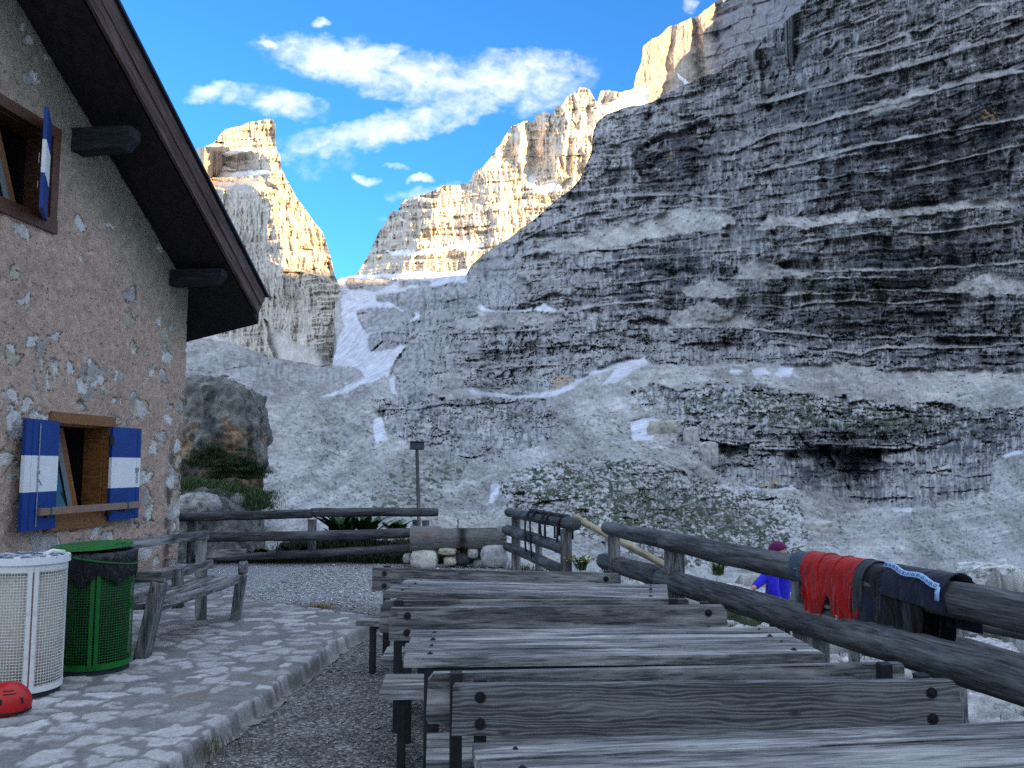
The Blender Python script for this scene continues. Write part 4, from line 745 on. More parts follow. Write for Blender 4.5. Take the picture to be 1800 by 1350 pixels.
    for (f0, f1, off) in ((0.0, .53, .018), (.53, 1.0, 0.0)):
        A_ = []; B_ = []
        for (x, fz, hh_) in ((0, f0, hT), (L, f0, hB * 1.05), (L, f1, hB * 1.05), (0.02, f1, hT)):
            A_.append(bm.verts.new((x, off, -fz * hh_))); B_.append(bm.verts.new((x, off - .045, -fz * hh_)))
        bm.faces.new(A_); bm.faces.new(B_[::-1])
        for i in range(4): bm.faces.new((A_[i], B_[i], B_[(i + 1) % 4], A_[(i + 1) % 4]))
    bo = obj('barge_board', bm, bw, None, bevel=.004)
    ax = (W(AT, zt(AT), OB) - W(aT, zt(aT), OB)).normalized(); ay = Vector((HN[0], HN[1], 0)); az = ax.cross(ay); 
    if az.z < 0: az = -az
    mm = Matrix((ax, ay, az)).transposed()
    bo.rotation_euler = mm.to_euler() if mm.determinant() > 0 else Matrix((ax, -ay, az)).transposed().to_euler(); bo.location = W(aT, zt(aT), OB + .045)
    if mm.determinant() < 0:
        for v in bo.data.vertices: v.co.y *= -1
    par(bo, hut)
    bm = bmesh.new(); prism(bm, [(aT - .05, zt(aT) - .0), (AT, zt(AT) + .0), (AT, zt(AT) + .045), (aT - .09, zt(aT) + .02)], -5.5, OB + .105); sheet = obj('roof', bm, rt, hut)
    bm = bmesh.new(); prism(bm, [(aT + .06, zt(aT) - .16), (AT, zt(AT) - .2), (AT, zt(AT) - .02), (aT, zt(aT) - .02)], -.5, OB - .02)
    # lower lip of the soffit that wraps the far corner
    q = [W(-.02, wpx(333, 508)[1], .02), W(aT + .03, zb(aT) + .0, OB - .03)]; c3 = PY(333, 600, 14.9); c4 = c3 + (c3 - q[1]) * 1.2
    for dz in (0,):
        A_ = [bm.verts.new(p) for p in (q[0], q[1], c3, c4)]; B_ = [bm.verts.new(p + Vector((-.15, .5, .55))) for p in (q[0], q[1], c3, c4)]; bm.faces.new(A_); bm.faces.new(B_[::-1])
        for i in range(4): bm.faces.new((A_[i], B_[i], B_[(i + 1) % 4], A_[(i + 1) % 4]))
    # boards closing from the barge down to the wall
    A_ = [bm.verts.new(p) for p in (W(0, wpx(333, 508)[1], 0), W(AT, roofz(AT), 0), W(AT, zb(AT), OB - .03), W(aT + .03, zb(aT), OB - .03))]; B_ = [bm.verts.new(v.co + Vector((0, 0, .08))) for v in A_]
    bm.faces.new(A_); bm.faces.new(B_[::-1])
    for i in range(4): bm.faces.new((A_[i], B_[i], B_[(i + 1) % 4], A_[(i + 1) % 4]))
    obj('soffit', bm, rd, hut)
    # purlins
    pm = m_wood('purlin_wood', 'X', base=(.022, .024, .030), dark=(.008, .008, .01), light=(.05, .055, .06), fine=.6)
    for (u, v0, v1, ue, L_) in ((148, 238, 278, 243, .80), (310, 479, 507, 394, .86)):
        a, z1 = wpx(u, v0); _, z0 = wpx(u, v1); h = abs(z1 - z0); bm = bmesh.new(); w = h * .85
        pr = [(0, 0), (L_, 0), (L_, h * .45), (L_ - .12, h * .9), (0, h)]
        A_ = [bm.verts.new((x, -w / 2, -y)) for x, y in pr]; B_ = [bm.verts.new((x, w / 2, -y)) for x, y in pr]; bm.faces.new(A_); bm.faces.new(B_[::-1])
        for i in range(5): bm.faces.new((A_[i], B_[i], B_[(i + 1) % 5], A_[(i + 1) % 5]))
        obj('purlin', bm, pm, hut, bevel=.02, loc=W(a + w / 2, z1 + .0, -.02), rot=(0, 0, math.atan2(HN[1], HN[0])))
    # windows
    fr = m_stain('brown_window_wood', (.33, .145, .035), (.13, .05, .015)); frd = m_stain('dark_window_wood', (.16, .07, .035), (.05, .02, .012)); dkm = m_plain('dark_interior', (.01, .01, .012), .9)
    gl = NT('window_glass'); gl.col((.012, .016, .02)); gl.set(.06, 0, .6); gl = gl.m
    curt = m_plain('pale_frame_paint', (.16, .20, .22), .5)
    for wi, (x0, x1, z0, z1) in enumerate(wins):
        F_ = fr if wi == 0 else frd; w = .13
        bm = bmesh.new(); hbox(bm, x0 - w, x1 + w, z1 - .01, z1 + w, -.05, .035); hbox(bm, x0 - w, x1 + w, z0 - w * 1.25, z0 + .01, -.05, .045); hbox(bm, x0 - w, x0, z0 + .01, z1 - .01, -.05, .03); hbox(bm, x1, x1 + w, z0 + .01, z1 - .01, -.05, .03)
        wo = obj('window', bm, F_, hut, bevel=.005)
        bm = bmesh.new(); hbox(bm, x0 + .0, x0 + .03, z0, z1, -.32, -.052); hbox(bm, x1 - .03, x1, z0, z1, -.32, -.052); hbox(bm, x0 + .03, x1 - .03, z1 - .03, z1, -.32, -.052); hbox(bm, x0 + .03, x1 - .03, z0, z0 + .03, -.32, -.052)
        lin = obj('frame', bm, F_, wo, bevel=.003)
        bm = bmesh.new(); hbox(bm, x0, x1, z0, z1, -1.3, -1.25); hbox(bm, x0, x1, z0 - .02, z0, -1.25, -.33); hbox(bm, x0 - .02, x0, z0, z1, -1.25, -.33); hbox(bm, x1, x1 + .02, z0, z1, -1.25, -.33); hbox(bm, x0, x1, z1, z1 + .02, -1.25, -.33)
        obj('interior', bm, dkm, wo)
        # inner sash tilted inwards, seen edge on
        bm = bmesh.new(); gz0 = z0 + .05; gz1 = z1 - .05; pa = x0 + .40 * (x1 - x0)
        for (aa, bb) in (((pa - .05, gz0), (pa + .14, gz1)),):
            A0 = W(aa[0], aa[1], -.16); A1 = W(bb[0], bb[1], -.30); bm_bar(bm, A0, A1, .05, .06)
        obj('sash', bm, fr, wo, bevel=.004); bm = bmesh.new(); bm_bar(bm, W(pa + .03, gz0, -.17), W(pa + .22, gz1, -.31), .05, .05); obj('sash', bm, curt, wo, bevel=.004)
        bm = bmesh.new(); vs = [bm.verts.new(p) for p in (W(pa + .06, gz0, -.18), W(x1 - .02, gz0, -.22), W(x1 - .02, gz1, -.34), W(pa + .24, gz1, -.33))]; bm.faces.new(vs)
        r_ = bmesh.ops.extrude_face_region(bm, geom=bm.faces[:]); 
        for v in [g for g in r_['geom'] if isinstance(g, bmesh.types.BMVert)]: v.co -= Vector((HN[0], HN[1], 0)) * .006
        obj('pane', bm, gl, wo)
    # shutters: blue, white, blue
    blue = m_plain('blue_shutter_paint', (.006, .038, .21), .45, 0, .12, 6); white = m_plain('white_shutter_paint', (.72, .74, .76), .5, 0, .05, 8); metal = m_plain('galvanised_iron', (.35, .36, .38), .4, .8)
    def shutter(pa0, pa1, z0, z1, o0, o1, lab, bars):
        """pa0/o0 hinge side -> pa1/o1 free side, in wall coordinates"""
        A = W(pa0, 0, o0); B = W(pa1, 0, o1); d = (B - A); L = d.length; th = .042; bm = bmesh.new(); H = z1 - z0
        for k, (f0, f1, mi) in enumerate(((0, .345, 0), (.345, .672, 1), (.672, 1, 0))):
            for (xa, xb, dy) in ((0, L * .8, 0), (L * .8 + .004, L * .87, -.008), (L * .87 + .004, L, 0)):
                vs = bm_box(bm, ((xa + xb) / 2, 0, z0 + H * (f0 + f1) / 2), (xb - xa, th + dy, H * (f1 - f0) - (.0)))
                for f in {f for v in vs for f in v.link_faces}: f.material_index = mi
        so = obj('shutter', bm, [blue, white], None, loc=A, rot=(0, 0, math.atan2(d.y, d.x))); so['label'] = lab; par(so, hut)
        M_ = Matrix.Translation(A) @ Matrix.Rotation(math.atan2(d.y, d.x), 4, 'Z')
        def T(x, y, z): return M_ @ Vector((x, y, z))
        return so, T, L, th, H, M_
    lz0s = wpx(35, 935, .09)[1]; lz1s = wpx(38, 735, .09)[1]
    s1 = shutter(wpx(97, 830, .06)[0], wpx(36, 830, .11)[0], lz0s, lz1s, .07, .13, 'left shutter with a long locking rod', 1)
    so, T, L, th, H, M_ = s1; sgn = 1 if (T(0, 1, 0) - T(0, 0, 0)).dot(Vector((HN[0], HN[1], 0))) > 0 else -1; y = sgn * (th / 2 + .012)
    bm = bmesh.new(); bm_cyl(bm, T(L * .62, y, lz0s + .04), T(L * .62, y, lz1s - .05), .006); bm_box(bm, T(L * .62, y, lz0s + H * .52), (.035, .02, .04)); bm_cyl(bm, T(L * .62, y, lz0s + H * .47), T(L * .55, y + sgn * .02, lz0s + H * .40), .007); obj('rod', bm, metal, so)
    ra0, ra1 = wpx(192, 830, .06)[0], wpx(242, 830, .06)[0]; rz0 = wpx(242, 914, .08)[1]; rz1 = wpx(242, 750, .08)[1]
    s2 = shutter(ra0, ra1, lz0s + .015, lz1s - .015, .07, .075, 'right shutter beside the open sash', 1); so, T, L, th, H, M_ = s2
    sgn = 1 if (T(0, 1, 0) - T(0, 0, 0)).dot(Vector((HN[0], HN[1], 0))) > 0 else -1; y = sgn * (th / 2 + .012)
    bm = bmesh.new(); bm_cyl(bm, T(L * .88, y, lz0s + H * .40), T(L * .88, y, lz0s + H * .58), .007); bm_box(bm, T(L * .85, y, lz0s + H * .55), (.05, .02, .05)); obj('latch', bm, metal, so)
    bm = bmesh.new()
    hm = m_plain('black_iron', (.02, .02, .02), .5, .6); bm.free()
    for f in (.12, .86): bm = bmesh.new(); bm_box(bm, T(-.03, y * .7, lz0s + H * f), (.10, .02, .12), HROT); obj('hinge', bm, hm, so)
    ua, uz = wpx(91, 290); uz1_ = wpx(80, 201, .2)[1]; uz0_ = wpx(82, 380, .2)[1]
    ua = wpx(86, 290, .06)[0]; s3 = shutter(ua, wpx(76, 290, .36)[0], uz0_, uz1_, .05, .36, 'upper shutter swung half open', 0); so, T, L, th, H, M_ = s3
    for f, g in ((.45, .55), (.2, .27)): bm = bmesh.new(); bm_cyl(bm, T(L * .9, -.05, uz0_ + H * f), T(L * .9, -.05, uz0_ + H * g), .006); obj('latch', bm, metal, so)
    # wooden bar across the lower window
    ba0, bz0 = wpx(243, 887, .16); ba1, bz1 = wpx(68, 900, .16); bm = bmesh.new(); bw2 = m_stain('pale_bar_wood', (.34, .22, .16), (.20, .12, .09))
    bm_bar(bm, W(ba0, bz0, .16), W(ba1, bz1, .16), .05, .075); bo = obj('window_bar', bm, bw2, hut, bevel=.004)
    brm = m_plain('bracket_steel', (.12, .14, .15), .4, .8)
    for f in (.09, .86): bm = bmesh.new(); p = W(ba0 + (ba1 - ba0) * (1 - f), bz0 + (bz1 - bz0) * (1 - f), .16); bm_box(bm, p, (.03, .062, .087), HROT); bm_box(bm, p - Vector((HN[0], HN[1], 0)) * .07 - Vector((0, 0, .07)), (.02, .12, .02), HROT); obj('bracket', bm, brm, bo)
build_house()
# ================================================================== TABLES AND BENCHES
def bolt(name, p, root, r=.016, axis='y'):
    bm = bmesh.new(); d = Vector((0, -1, 0)) if axis == 'y' else Vector((0, 0, 1)); p = Vector(p); bm_cyl(bm, p, p + d * .006, r * 1.35, n=14); bm_cyl(bm, p + d * .006, p + d * .014, r * .75, r * .55, n=12)
    o = obj(name, bm, BOLT, None, smooth=False); o.parent = root; return o
def child(name, bm, mat, root, bevel=0.0, loc=None):
    o = obj(name, bm, mat, None, bevel=bevel, loc=loc); o.parent = root; return o
def plank(bm, x0, x1, y0, y1, z0, z1, seed=0):
    rs = random.Random(seed); n = 14; P = []
    for i in range(n + 1):
        x = x0 + (x1 - x0) * i / n; j = lambda a: rs.uniform(-a, a); P.append([(x, y0 + j(.0025), z0), (x, y1 + j(.0025), z0), (x, y1 + j(.0025), z1 + j(.0015)), (x, y0 + j(.0025), z1 + j(.0015))])
    V = [[bm.verts.new(p) for p in r] for r in P]
    for i in range(n):
        for k in range(4): bm.faces.new((V[i][k], V[i][(k + 1) % 4], V[i + 1][(k + 1) % 4], V[i + 1][k]))
    bm.faces.new(V[0][::-1]); bm.faces.new(V[-1])
def make_table(loc, rz, L=2.05, D=.68, H=.75, label=''):
    r = empty('picnic_table', loc, rz); tag(r, label, 'table', 'weathered picnic tables on the terrace'); w = D / 4
    for k in range(4):
        bm = bmesh.new(); plank(bm, -L / 2 + random.Random(k).uniform(-.006, .012), L / 2 - random.Random(k + 9).uniform(0, .02), -D / 2 + k * w + .004, -D / 2 + (k + 1) * w - .003, -.045, 0, k * 7 + int(loc[1] * 10)); child('plank', bm, WXT, r, .003, (0, 0, H - (.0 if k % 2 else .004)))
        for sx in (-L / 2 + .13, L / 2 - .13): bolt('bolt', (sx, -D / 2 + (k + .5) * w, H - .006), r, .011, 'z')
    for sx in (-1, 1):
        x = sx * (L / 2 - .13)
        for sy in (-1, 1): bm = bmesh.new(); bm_box(bm, (x - sx * .0, sy * (D / 2 - .05), (H - .05) / 2), (.05, .05, H - .05)); child('leg', bm, STEEL, r, .003)
        bm = bmesh.new(); bm_box(bm, (x, 0, H - .075), (.049, D - .16, .05)); child('crossbar', bm, STEEL, r, .003)
    for sy in (-1, 1): bm = bmesh.new(); bm_box(bm, (0, sy * (D / 2 - .055), H - .085), (L - .32, .04, .06)); child('rail', bm, STEEL, r, .003)
    return r
def make_bench(loc, rz, L=2.05, label='', top=.80, seat=.42, depth=.42, board=.20, mat=None):
    """origin under the backrest board; the sitter faces local -Y"""
    r = empty('bench', loc, rz); tag(r, label, 'bench', 'weathered benches beside the tables'); sd = int(abs(loc[0] * 31 + loc[1] * 17) * 10)
    bm = bmesh.new(); n = 20; H_ = board
    pr = [(-L / 2, top - H_ + .01), (-L / 2 + .004, top - .01), (-L / 2 + .012, top), (L / 2 - .02, top), (L / 2 + .004, top - .03), (L / 2 + .012, top - H_ + .02), (L / 2, top - H_)]
    A_ = [bm.verts.new((x, -.045, z - top + H_ / 2)) for x, z in pr]; B_ = [bm.verts.new((x, 0, z - top + H_ / 2)) for x, z in pr]; bm.faces.new(A_); bm.faces.new(B_[::-1])
    for i in range(len(pr)): bm.faces.new((A_[i], B_[i], B_[(i + 1) % len(pr)], A_[(i + 1) % len(pr)]))
    child('backrest', bm, mat or WX, r, .004, (0, 0, top - H_ / 2))
    for sx in (-1, 1):
        for dz in (.045, .145): bolt('bolt', (sx * (L / 2 - .11), -.045, top - dz), r)
    w = depth / 2 - .01
    for k in range(2): bm = bmesh.new(); plank(bm, -L / 2 - .01, L / 2 + .01, -.06 - (k + 1) * (w + .012), -.06 - k * (w + .012) - .012, -.04, 0, sd + k); child('seat', bm, WXT, r, .003, (0, 0, seat))
    for sx in (-1, 1):
        x = sx * (L / 2 - .11)
        bm = bmesh.new(); bm_box(bm, (x, .028, (top + .012) / 2), (.05, .05, top + .012)); child('post', bm, STEEL, r, .003)
        bm = bmesh.new(); bm_box(bm, (x, -depth, (seat - .04) / 2), (.045, .045, seat - .04)); child('leg', bm, STEEL, r, .003)
        bm = bmesh.new(); bm_box(bm, (x, -depth / 2 + .01, seat - .062), (.044, depth - .05, .04)); child('support', bm, STEEL, r, .002)
    return r
def two(u0, v0, u1, v1, z):
    a = PZ(u0, v0, z); b = PZ(u1, v1, z); c = (a + b) / 2; return (c.x, c.y), math.atan2(b.y - a.y, b.x - a.x), (b - a).length
make_table((.93, 2.68, 0), R(7.0), label='nearest picnic table, cut off by the bottom edge of the photo')
make_table((.485, 4.53, 0), R(2.8), label='middle picnic table, in front of the knotty bench back')
(cx, cy), a, L = two(663, 1039, 1184, 1052, .75); make_table((cx + .06, cy + .34, 0), a, label='farthest picnic table, nearest to the log trough')
(cx, cy), a, L = two(795, 1200, 1673, 1192, .80); make_bench((cx, cy, 0), a, L, 'nearest bench, its wide back board with bold wavy grain facing the camera', mat=WXC)
(cx, cy), a, L = two(750, 1195, 1610, 1176, .80); make_bench((cx, cy + .10, 0), a + math.pi, L, 'bench standing back to back behind the nearest bench, facing the middle table')
(cx, cy), a, L = two(685, 1067, 1272, 1062, .80); make_bench((cx, cy, 0), a, L, 'bench between the middle and farthest tables with a knotty pale back board facing the camera')
(cx, cy), a, L = two(668, 1059, 1215, 1056, .80); make_bench((cx, cy + .06, 0), a + math.pi, L, 'bench facing away, its back against the knotty bench, in front of the farthest table')
(cx, cy), a, L = two(657, 997, 1090, 1007, .80); make_bench((cx, cy, 0), a, L, depth=.30, label='farthest bench, its thin back board just in front of the log trough')
# ================================================================== LOG FENCES
def post_(p, h, w, root, mat=WZ, z0=-.15, d=None):
    bm = bmesh.new(); bm_cyl(bm, (0, 0, 0), (0, 0, h - z0), w / 2, w / 2 * .95, 16) if d is None else bm_box(bm, (0, 0, (h - z0) / 2), (w, d, h - z0))
    return obj('post', bm, mat, root, bevel=.006, loc=(p[0], p[1], z0), smooth=False)
def fence(loc, label, grp='log fences round the terrace'):
    r = empty('log_fence', loc); tag(r, label, 'fence', grp); return r
FL = fence((-3.4, 14.8, 0), 'left log fence with three weathered rails behind the curved bench')
def lp(u, v, Y): return PY(u, v, Y)
log('rail', lp(316, 911, 14.7), lp(549, 903, 14.85), .075, .078, WL, FL, 1); log('rail', lp(547, 902, 14.85), lp(770, 899, 14.7), .078, .075, WL, FL, 2)
log('rail', lp(316, 945, 14.6), lp(722, 935, 14.5), .08, .085, WL, FL, 3); log('rail', lp(340, 980, 14.6), lp(722, 963, 14.5), .06, .068, WL, FL, 4)
for u, Y, w in ((337, 14.85, .17), (548, 15.0, .16), (731, 14.9, .14), (748, 14.8, .13)): p = lp(u, 960, Y); post_(p, .72, w, FL, z0=-.4)
FM = fence((.4, 12.2, 0), 'middle log fence with dark straps hanging over it, beside the trough')
log('rail', lp(893, 898, 14.0), lp(1012, 924, 10.5), .072, .082, WL, FM, 5); log('rail', lp(890, 931, 14.0), lp(990, 968, 10.75), .085, .075, WL, FM, 6); log('rail', lp(890, 962, 14.0), lp(988, 1004, 10.9), .07, .075, WL, FM, 7)
for u, Y, h in ((907, 13.7, .86), (947, 13.9, .55), (995, 10.75, .86)): p = lp(u, 940, Y); post_(p, h, .15 if u != 947 else .12, FM, z0=-.35)
p = lp(906, 925, 14.1)
FP = tag(log('handrail_pole', lp(1010, 911, 10.9), lp(1186, 1001, 9.4), .045, .04, WPOLE, None, 8), 'pale stripped pole sloping down behind the gap in the log fence', 'handrail')
FR = fence((1.7, 7.4, 0), 'near right log fence of thick dark logs with clothes hung over its top log')
TL0, TL1, TL2 = lp(1066, 928, 9.48), lp(1190, 960, 8.15), None
d_ = Vector((2.53 - 1.07, 4.3 - 9.48, 0)); TLend = lp(1800, 1072, 4.3); dd = (TLend - TL0)
log('rail', TL0, TL0 + dd * .27, .070, .085, WL, FR, 9, n=26); log('rail', TL0 + dd * .262, TL0 + dd * 1.35, .088, .105, WL, FR, 10, n=30, bend=.006)
LL0 = lp(1060, 984, 9.89); LLe = lp(1800, 1207, 4.15); dl = LLe - LL0
log('rail', LL0, LL0 + dl * .285, .092, .10, WL, FR, 11, n=26); log('rail', LL0 + dl * .278, LL0 + dl * 1.4, .10, .115, WL, FR, 12, n=30, bend=.006)
for f, w in ((.035, .125), (.30, .17), (.68, .21), (1.1, .2)):
    q = TL0 + dd * f; post_((q.x + .02, q.y + .10), q.z - .04, w, FR, z0=-1.2, d=w * .7)
FB = fence((6.0, 10.5, -1), 'lower log fence farther down on the white rocks, right of the hung clothes')
b0, b1 = lp(1440, 1064, 9.2), lp(1830, 1172, 7.6); log('rail', b0, b1, .055, .062, WL, FB, 13); log('rail', lp(1600, 1078, 9.0), lp(1830, 1121, 7.8), .05, .05, WL, FB, 14)
for u, Y in ((1500, 9.2), (1683, 8.5), (1838, 8.0)): p = lp(u, 1110, Y); post_(p, lp(u, 1080 if u > 1600 else 1085, Y).z, .12, FB, z0=-1.7)
# straps over the middle fence
sm = m_plain('dark_webbing', (.02, .012, .014), .8, 0, .3, 60); sr = empty('harness_straps', lp(955, 925, 12.2)); tag(sr, 'dark webbing straps hanging over the rails of the middle log fence', 'straps')
a0 = lp(893, 898, 14.0); a1 = lp(1012, 924, 10.5); m0 = lp(890, 931, 14.0); m1 = lp(990, 968, 10.75)
def ribbon(name, pts, w, th, mat, parent, side=(0, 1, 0)):
    bm = bmesh.new(); pts = [Vector(p) for p in pts]; V = []
    for i, p in enumerate(pts):
        d = (pts[min(i + 1, len(pts) - 1)] - pts[max(i - 1, 0)]).normalized(); s = Vector(side); s = (s - d * s.dot(d)).normalized(); n_ = d.cross(s)
        ww = w[i] if isinstance(w, (list, tuple)) else w
        V.append([bm.verts.new(p + s * ww / 2 + n_ * th / 2), bm.verts.new(p - s * ww / 2 + n_ * th / 2), bm.verts.new(p - s * ww / 2 - n_ * th / 2), bm.verts.new(p + s * ww / 2 - n_ * th / 2)])
    for i in range(len(V) - 1):
        for k in range(4): bm.faces.new((V[i][k], V[i][(k + 1) % 4], V[i + 1][(k + 1) % 4], V[i + 1][k]))
    bm.faces.new(V[0]); bm.faces.new(V[-1][::-1]); return obj(name, bm, mat, parent, smooth=True)
for k, (f, l1, l2, w) in enumerate(((.44, .50, .42, .07), (.52, .58, .30, .06), (.66, .30, .25, .05), (.72, .34, .2, .06), (.88, .36, .2, .07))):
    c = a0 + (a1 - a0) * f; ax = (a1 - a0).normalized(); n = Vector((ax.y, -ax.x, 0)).normalized() * -1; n = n if n.y < 0 or n.x < 0 else -n; r_ = .092; rs = random.Random(k)
    pts = [c + n * (r_ + .02 * math.sin(t * 3 + k) + .02) - Vector((0, 0, l1 * t)) + ax * .04 * math.sin(t * 2.5 + k) for t in (1, .8, .6, .4, .2, .05)] + [c + n * r_ * math.cos(t) + Vector((0, 0, r_ * math.sin(t))) for t in (.5, 1.1, 1.57, 2.1, 2.7)] + [c - n * r_ - Vector((0, 0, l2 * t)) for t in (.1, .4, 1)]
    ribbon('strap', pts, w, .012, sm, sr, side=ax)
ribbon('strap', [a0 + (a1 - a0) * t + Vector((0, 0, .088 + .01 * math.sin(t * 60))) for t in np.linspace(.42, .9, 14)], .10, .03, sm, sr, side=Vector((1, .2, 0)))
# ================================================================== LOG TROUGH AND ITS STONES
tr = empty('log_trough', lp(806, 995, 14.2)); tag(tr, 'hollowed log water trough with a dark wet stain, on a heap of stones', 'trough')
def build_trough():
    p0, p1 = lp(721, 947, 14.15), lp(889, 945, 14.3); L = (p1 - p0).length; m = 40; n = 32; V = []; r0 = .205
    for i in range(m + 1):
        x = L * i / m; rr = r0 * (1.0 - .08 * i / m) * (1 + .02 * math.sin(i)); cav = .46 * L < x < .90 * L; ring = []
        for k in range(n):
            t = 2 * math.pi * k / n; y = rr * math.cos(t); z = rr * math.sin(t)
            if x > .30 * L and x < .92 * L and z > .135 * rr / r0: z = .155 + (.0 if not cav else (-.17 if abs(y) < .10 else 0.0))
            ring.append((x, y, z))
        V.append(ring)
    bm = bmesh.new(); B = [[bm.verts.new(p) for p in r] for r in V]
    for i in range(m):
        for k in range(n): bm.faces.new((B[i][k], B[i][(k + 1) % n], B[i + 1][(k + 1) % n], B[i + 1][k]))
    bm.faces.new(B[0][::-1]); bm.faces.new(B[-1])
    t = NT('wet_trough'); v = t.mp(); g = t.noise(t.mp((.12, 1, 1)), 50, 6, .7, .3); c = t.mix(t.ramp(g, [(.3, 0.0), (.7, 1.0)]), (.05, .052, .055), (.25, .255, .25)); se = t.N.new('ShaderNodeSeparateXYZ'); t.lk(v, se.inputs[0])
    dx = t.math('ABSOLUTE', t.math('SUBTRACT', se.outputs[0], L * .535)); wn = t.noise(v, 9, 4); wd = t.math('ADD', dx, t.math('MULTIPLY', wn, .16)); c = t.mix(t.ramp(wd, [(.10, 1.0), (.19, 0.0)]), c, (.012, .012, .013))
    br = t.ramp(t.noise(v, 5, 4), [(.5, 0.0), (.68, .5)]); c = t.mix(br, c, (.17, .11, .085)); t.col(c); t.bump(g, .6, .006); mt = t.set(.7, 0, .3)
    obj('log', bm, mt, tr, loc=p0, rot=(p1 - p0).to_track_quat('X', 'Z').to_euler(), smooth=False)
    pp = lp(805, 928, 14.5); bm = bmesh.new(); bm_tube(bm, [pp - Vector((0, 0, .5)), pp, pp + Vector((0, 0, .12)), pp + Vector((0, -.05, .15)), pp + Vector((0, -.14, .13))], .012, 8); obj('spout', bm, m_plain('spout_steel', (.3, .33, .36), .3, .9), tr)
build_trough()
def rock(name, c, rad, seed, label, group=None, sub=4, colr=(.42, .42, .40), dark=(.08, .085, .09), amp=.16, cut=.0, bands=0.0, mat=None, rot=0.0, cat='rock', kind=None, colfn=None, sq=.0):
    bm = bmesh.new(); bmesh.ops.create_icosphere(bm, subdivisions=sub, radius=1.0); P = np.array([v.co[:] for v in bm.verts]); Fc = np.array([[v.index for v in f.verts] for f in bm.faces]); bm.free()
    m = np.abs(P).max(1, keepdims=True); P = P * (1 - sq + sq * (1 / np.maximum(m, .2)) * .9)
    def n3(p, s, sd): return (fbm(p[:, 0] * s + 3.1 * sd, p[:, 1] * s + p[:, 2] * s * .7, 4, sd) + fbm(p[:, 2] * s + 1.7 * sd, p[:, 1] * s - p[:, 0] * s * .6, 4, sd + 3)) * .5
    d = amp * 2.0 * n3(P, 1.1, seed) + amp * (1 - np.abs(n3(P, 2.3, seed + 20)) * 3) * .5 + amp * .5 * n3(P, 5, seed + 31)
    q = np.round(P @ np.array([[.8, .3, -.5], [.4, .8, .4], [-.3, .6, .7]]) * 2.2) ; d = d + amp * .25 * (_h((q[:, 0] * 7 + q[:, 1]).astype(int), (q[:, 2] * 5).astype(int), seed) - .5)
    if sub > 4: d = d - amp * .35 * np.clip(np.abs(n3(P, 2.0, seed + 61)) * -9 + 1, 0, 1) - amp * .25 * np.clip(np.abs(n3(P, 4.5, seed + 71)) * -9 + 1, 0, 1) + amp * .35 * n3(P, 14, seed + 81)
    V = P * (1 + d[:, None]) * np.array(rad)
    n = n3(P, 3.5, seed + 40); n2 = n3(P, 12, seed + 41); C = np.array(colr)[None] * (1 + .5 * n + .45 * n2)[:, None]; k = ss(n3(P * np.array([1, 1, .35]), 5, seed + 50), .02, .25)[:, None] * .75; C = C * (1 - k) + np.array(dark)[None] * k
    if colfn is not None: C = colfn(P, V, C)
    o = np_mesh(name, V, Fc, mat or PEB, attrs={'Col': np.clip(C, .01, .85)}); o.location = c; o.rotation_euler = (0, 0, rot)
    tag(o, label, cat, group, kind); return o
g = 'stones heaped under the trough'
for k, (u, v, rx, rz, lb, co) in enumerate([(746, 983, 25, 18, 'squared white stone under the left end of the trough', (.68, .66, .60)), (869, 977, 25, 21, 'rounded grey stone under the right end of the trough', (.50, .51, .51)),
        (787, 968, 17, 7, 'flat yellowish stone just right of the squared white stone', (.52, .50, .38)), (792, 985, 12, 8, 'small cream stone below the flat yellowish stone', (.58, .55, .42)), (832, 972, 10, 9, 'small pale stone left of the rounded grey stone', (.45, .46, .44)), (815, 982, 14, 10, 'dark wet stone under the middle of the trough', (.06, .06, .065)), (845, 990, 14, 8, 'low grey stone at the foot of the rounded grey stone', (.28, .28, .27)), (717, 981, 8, 8, 'small grey stone left of the squared white stone', (.38, .39, .40)), (806, 996, 15, 6, 'low dark stone at the bottom of the heap', (.13, .13, .12))]):
    s = 14.15 / 1500; rock('stone', lp(u, v, 14.15 + .02 * k), (rx * s, .2, rz * s), 60 + k, lb, g, 3, co, tuple(.35 * x for x in co), .09, sq=.55, cat='stone')
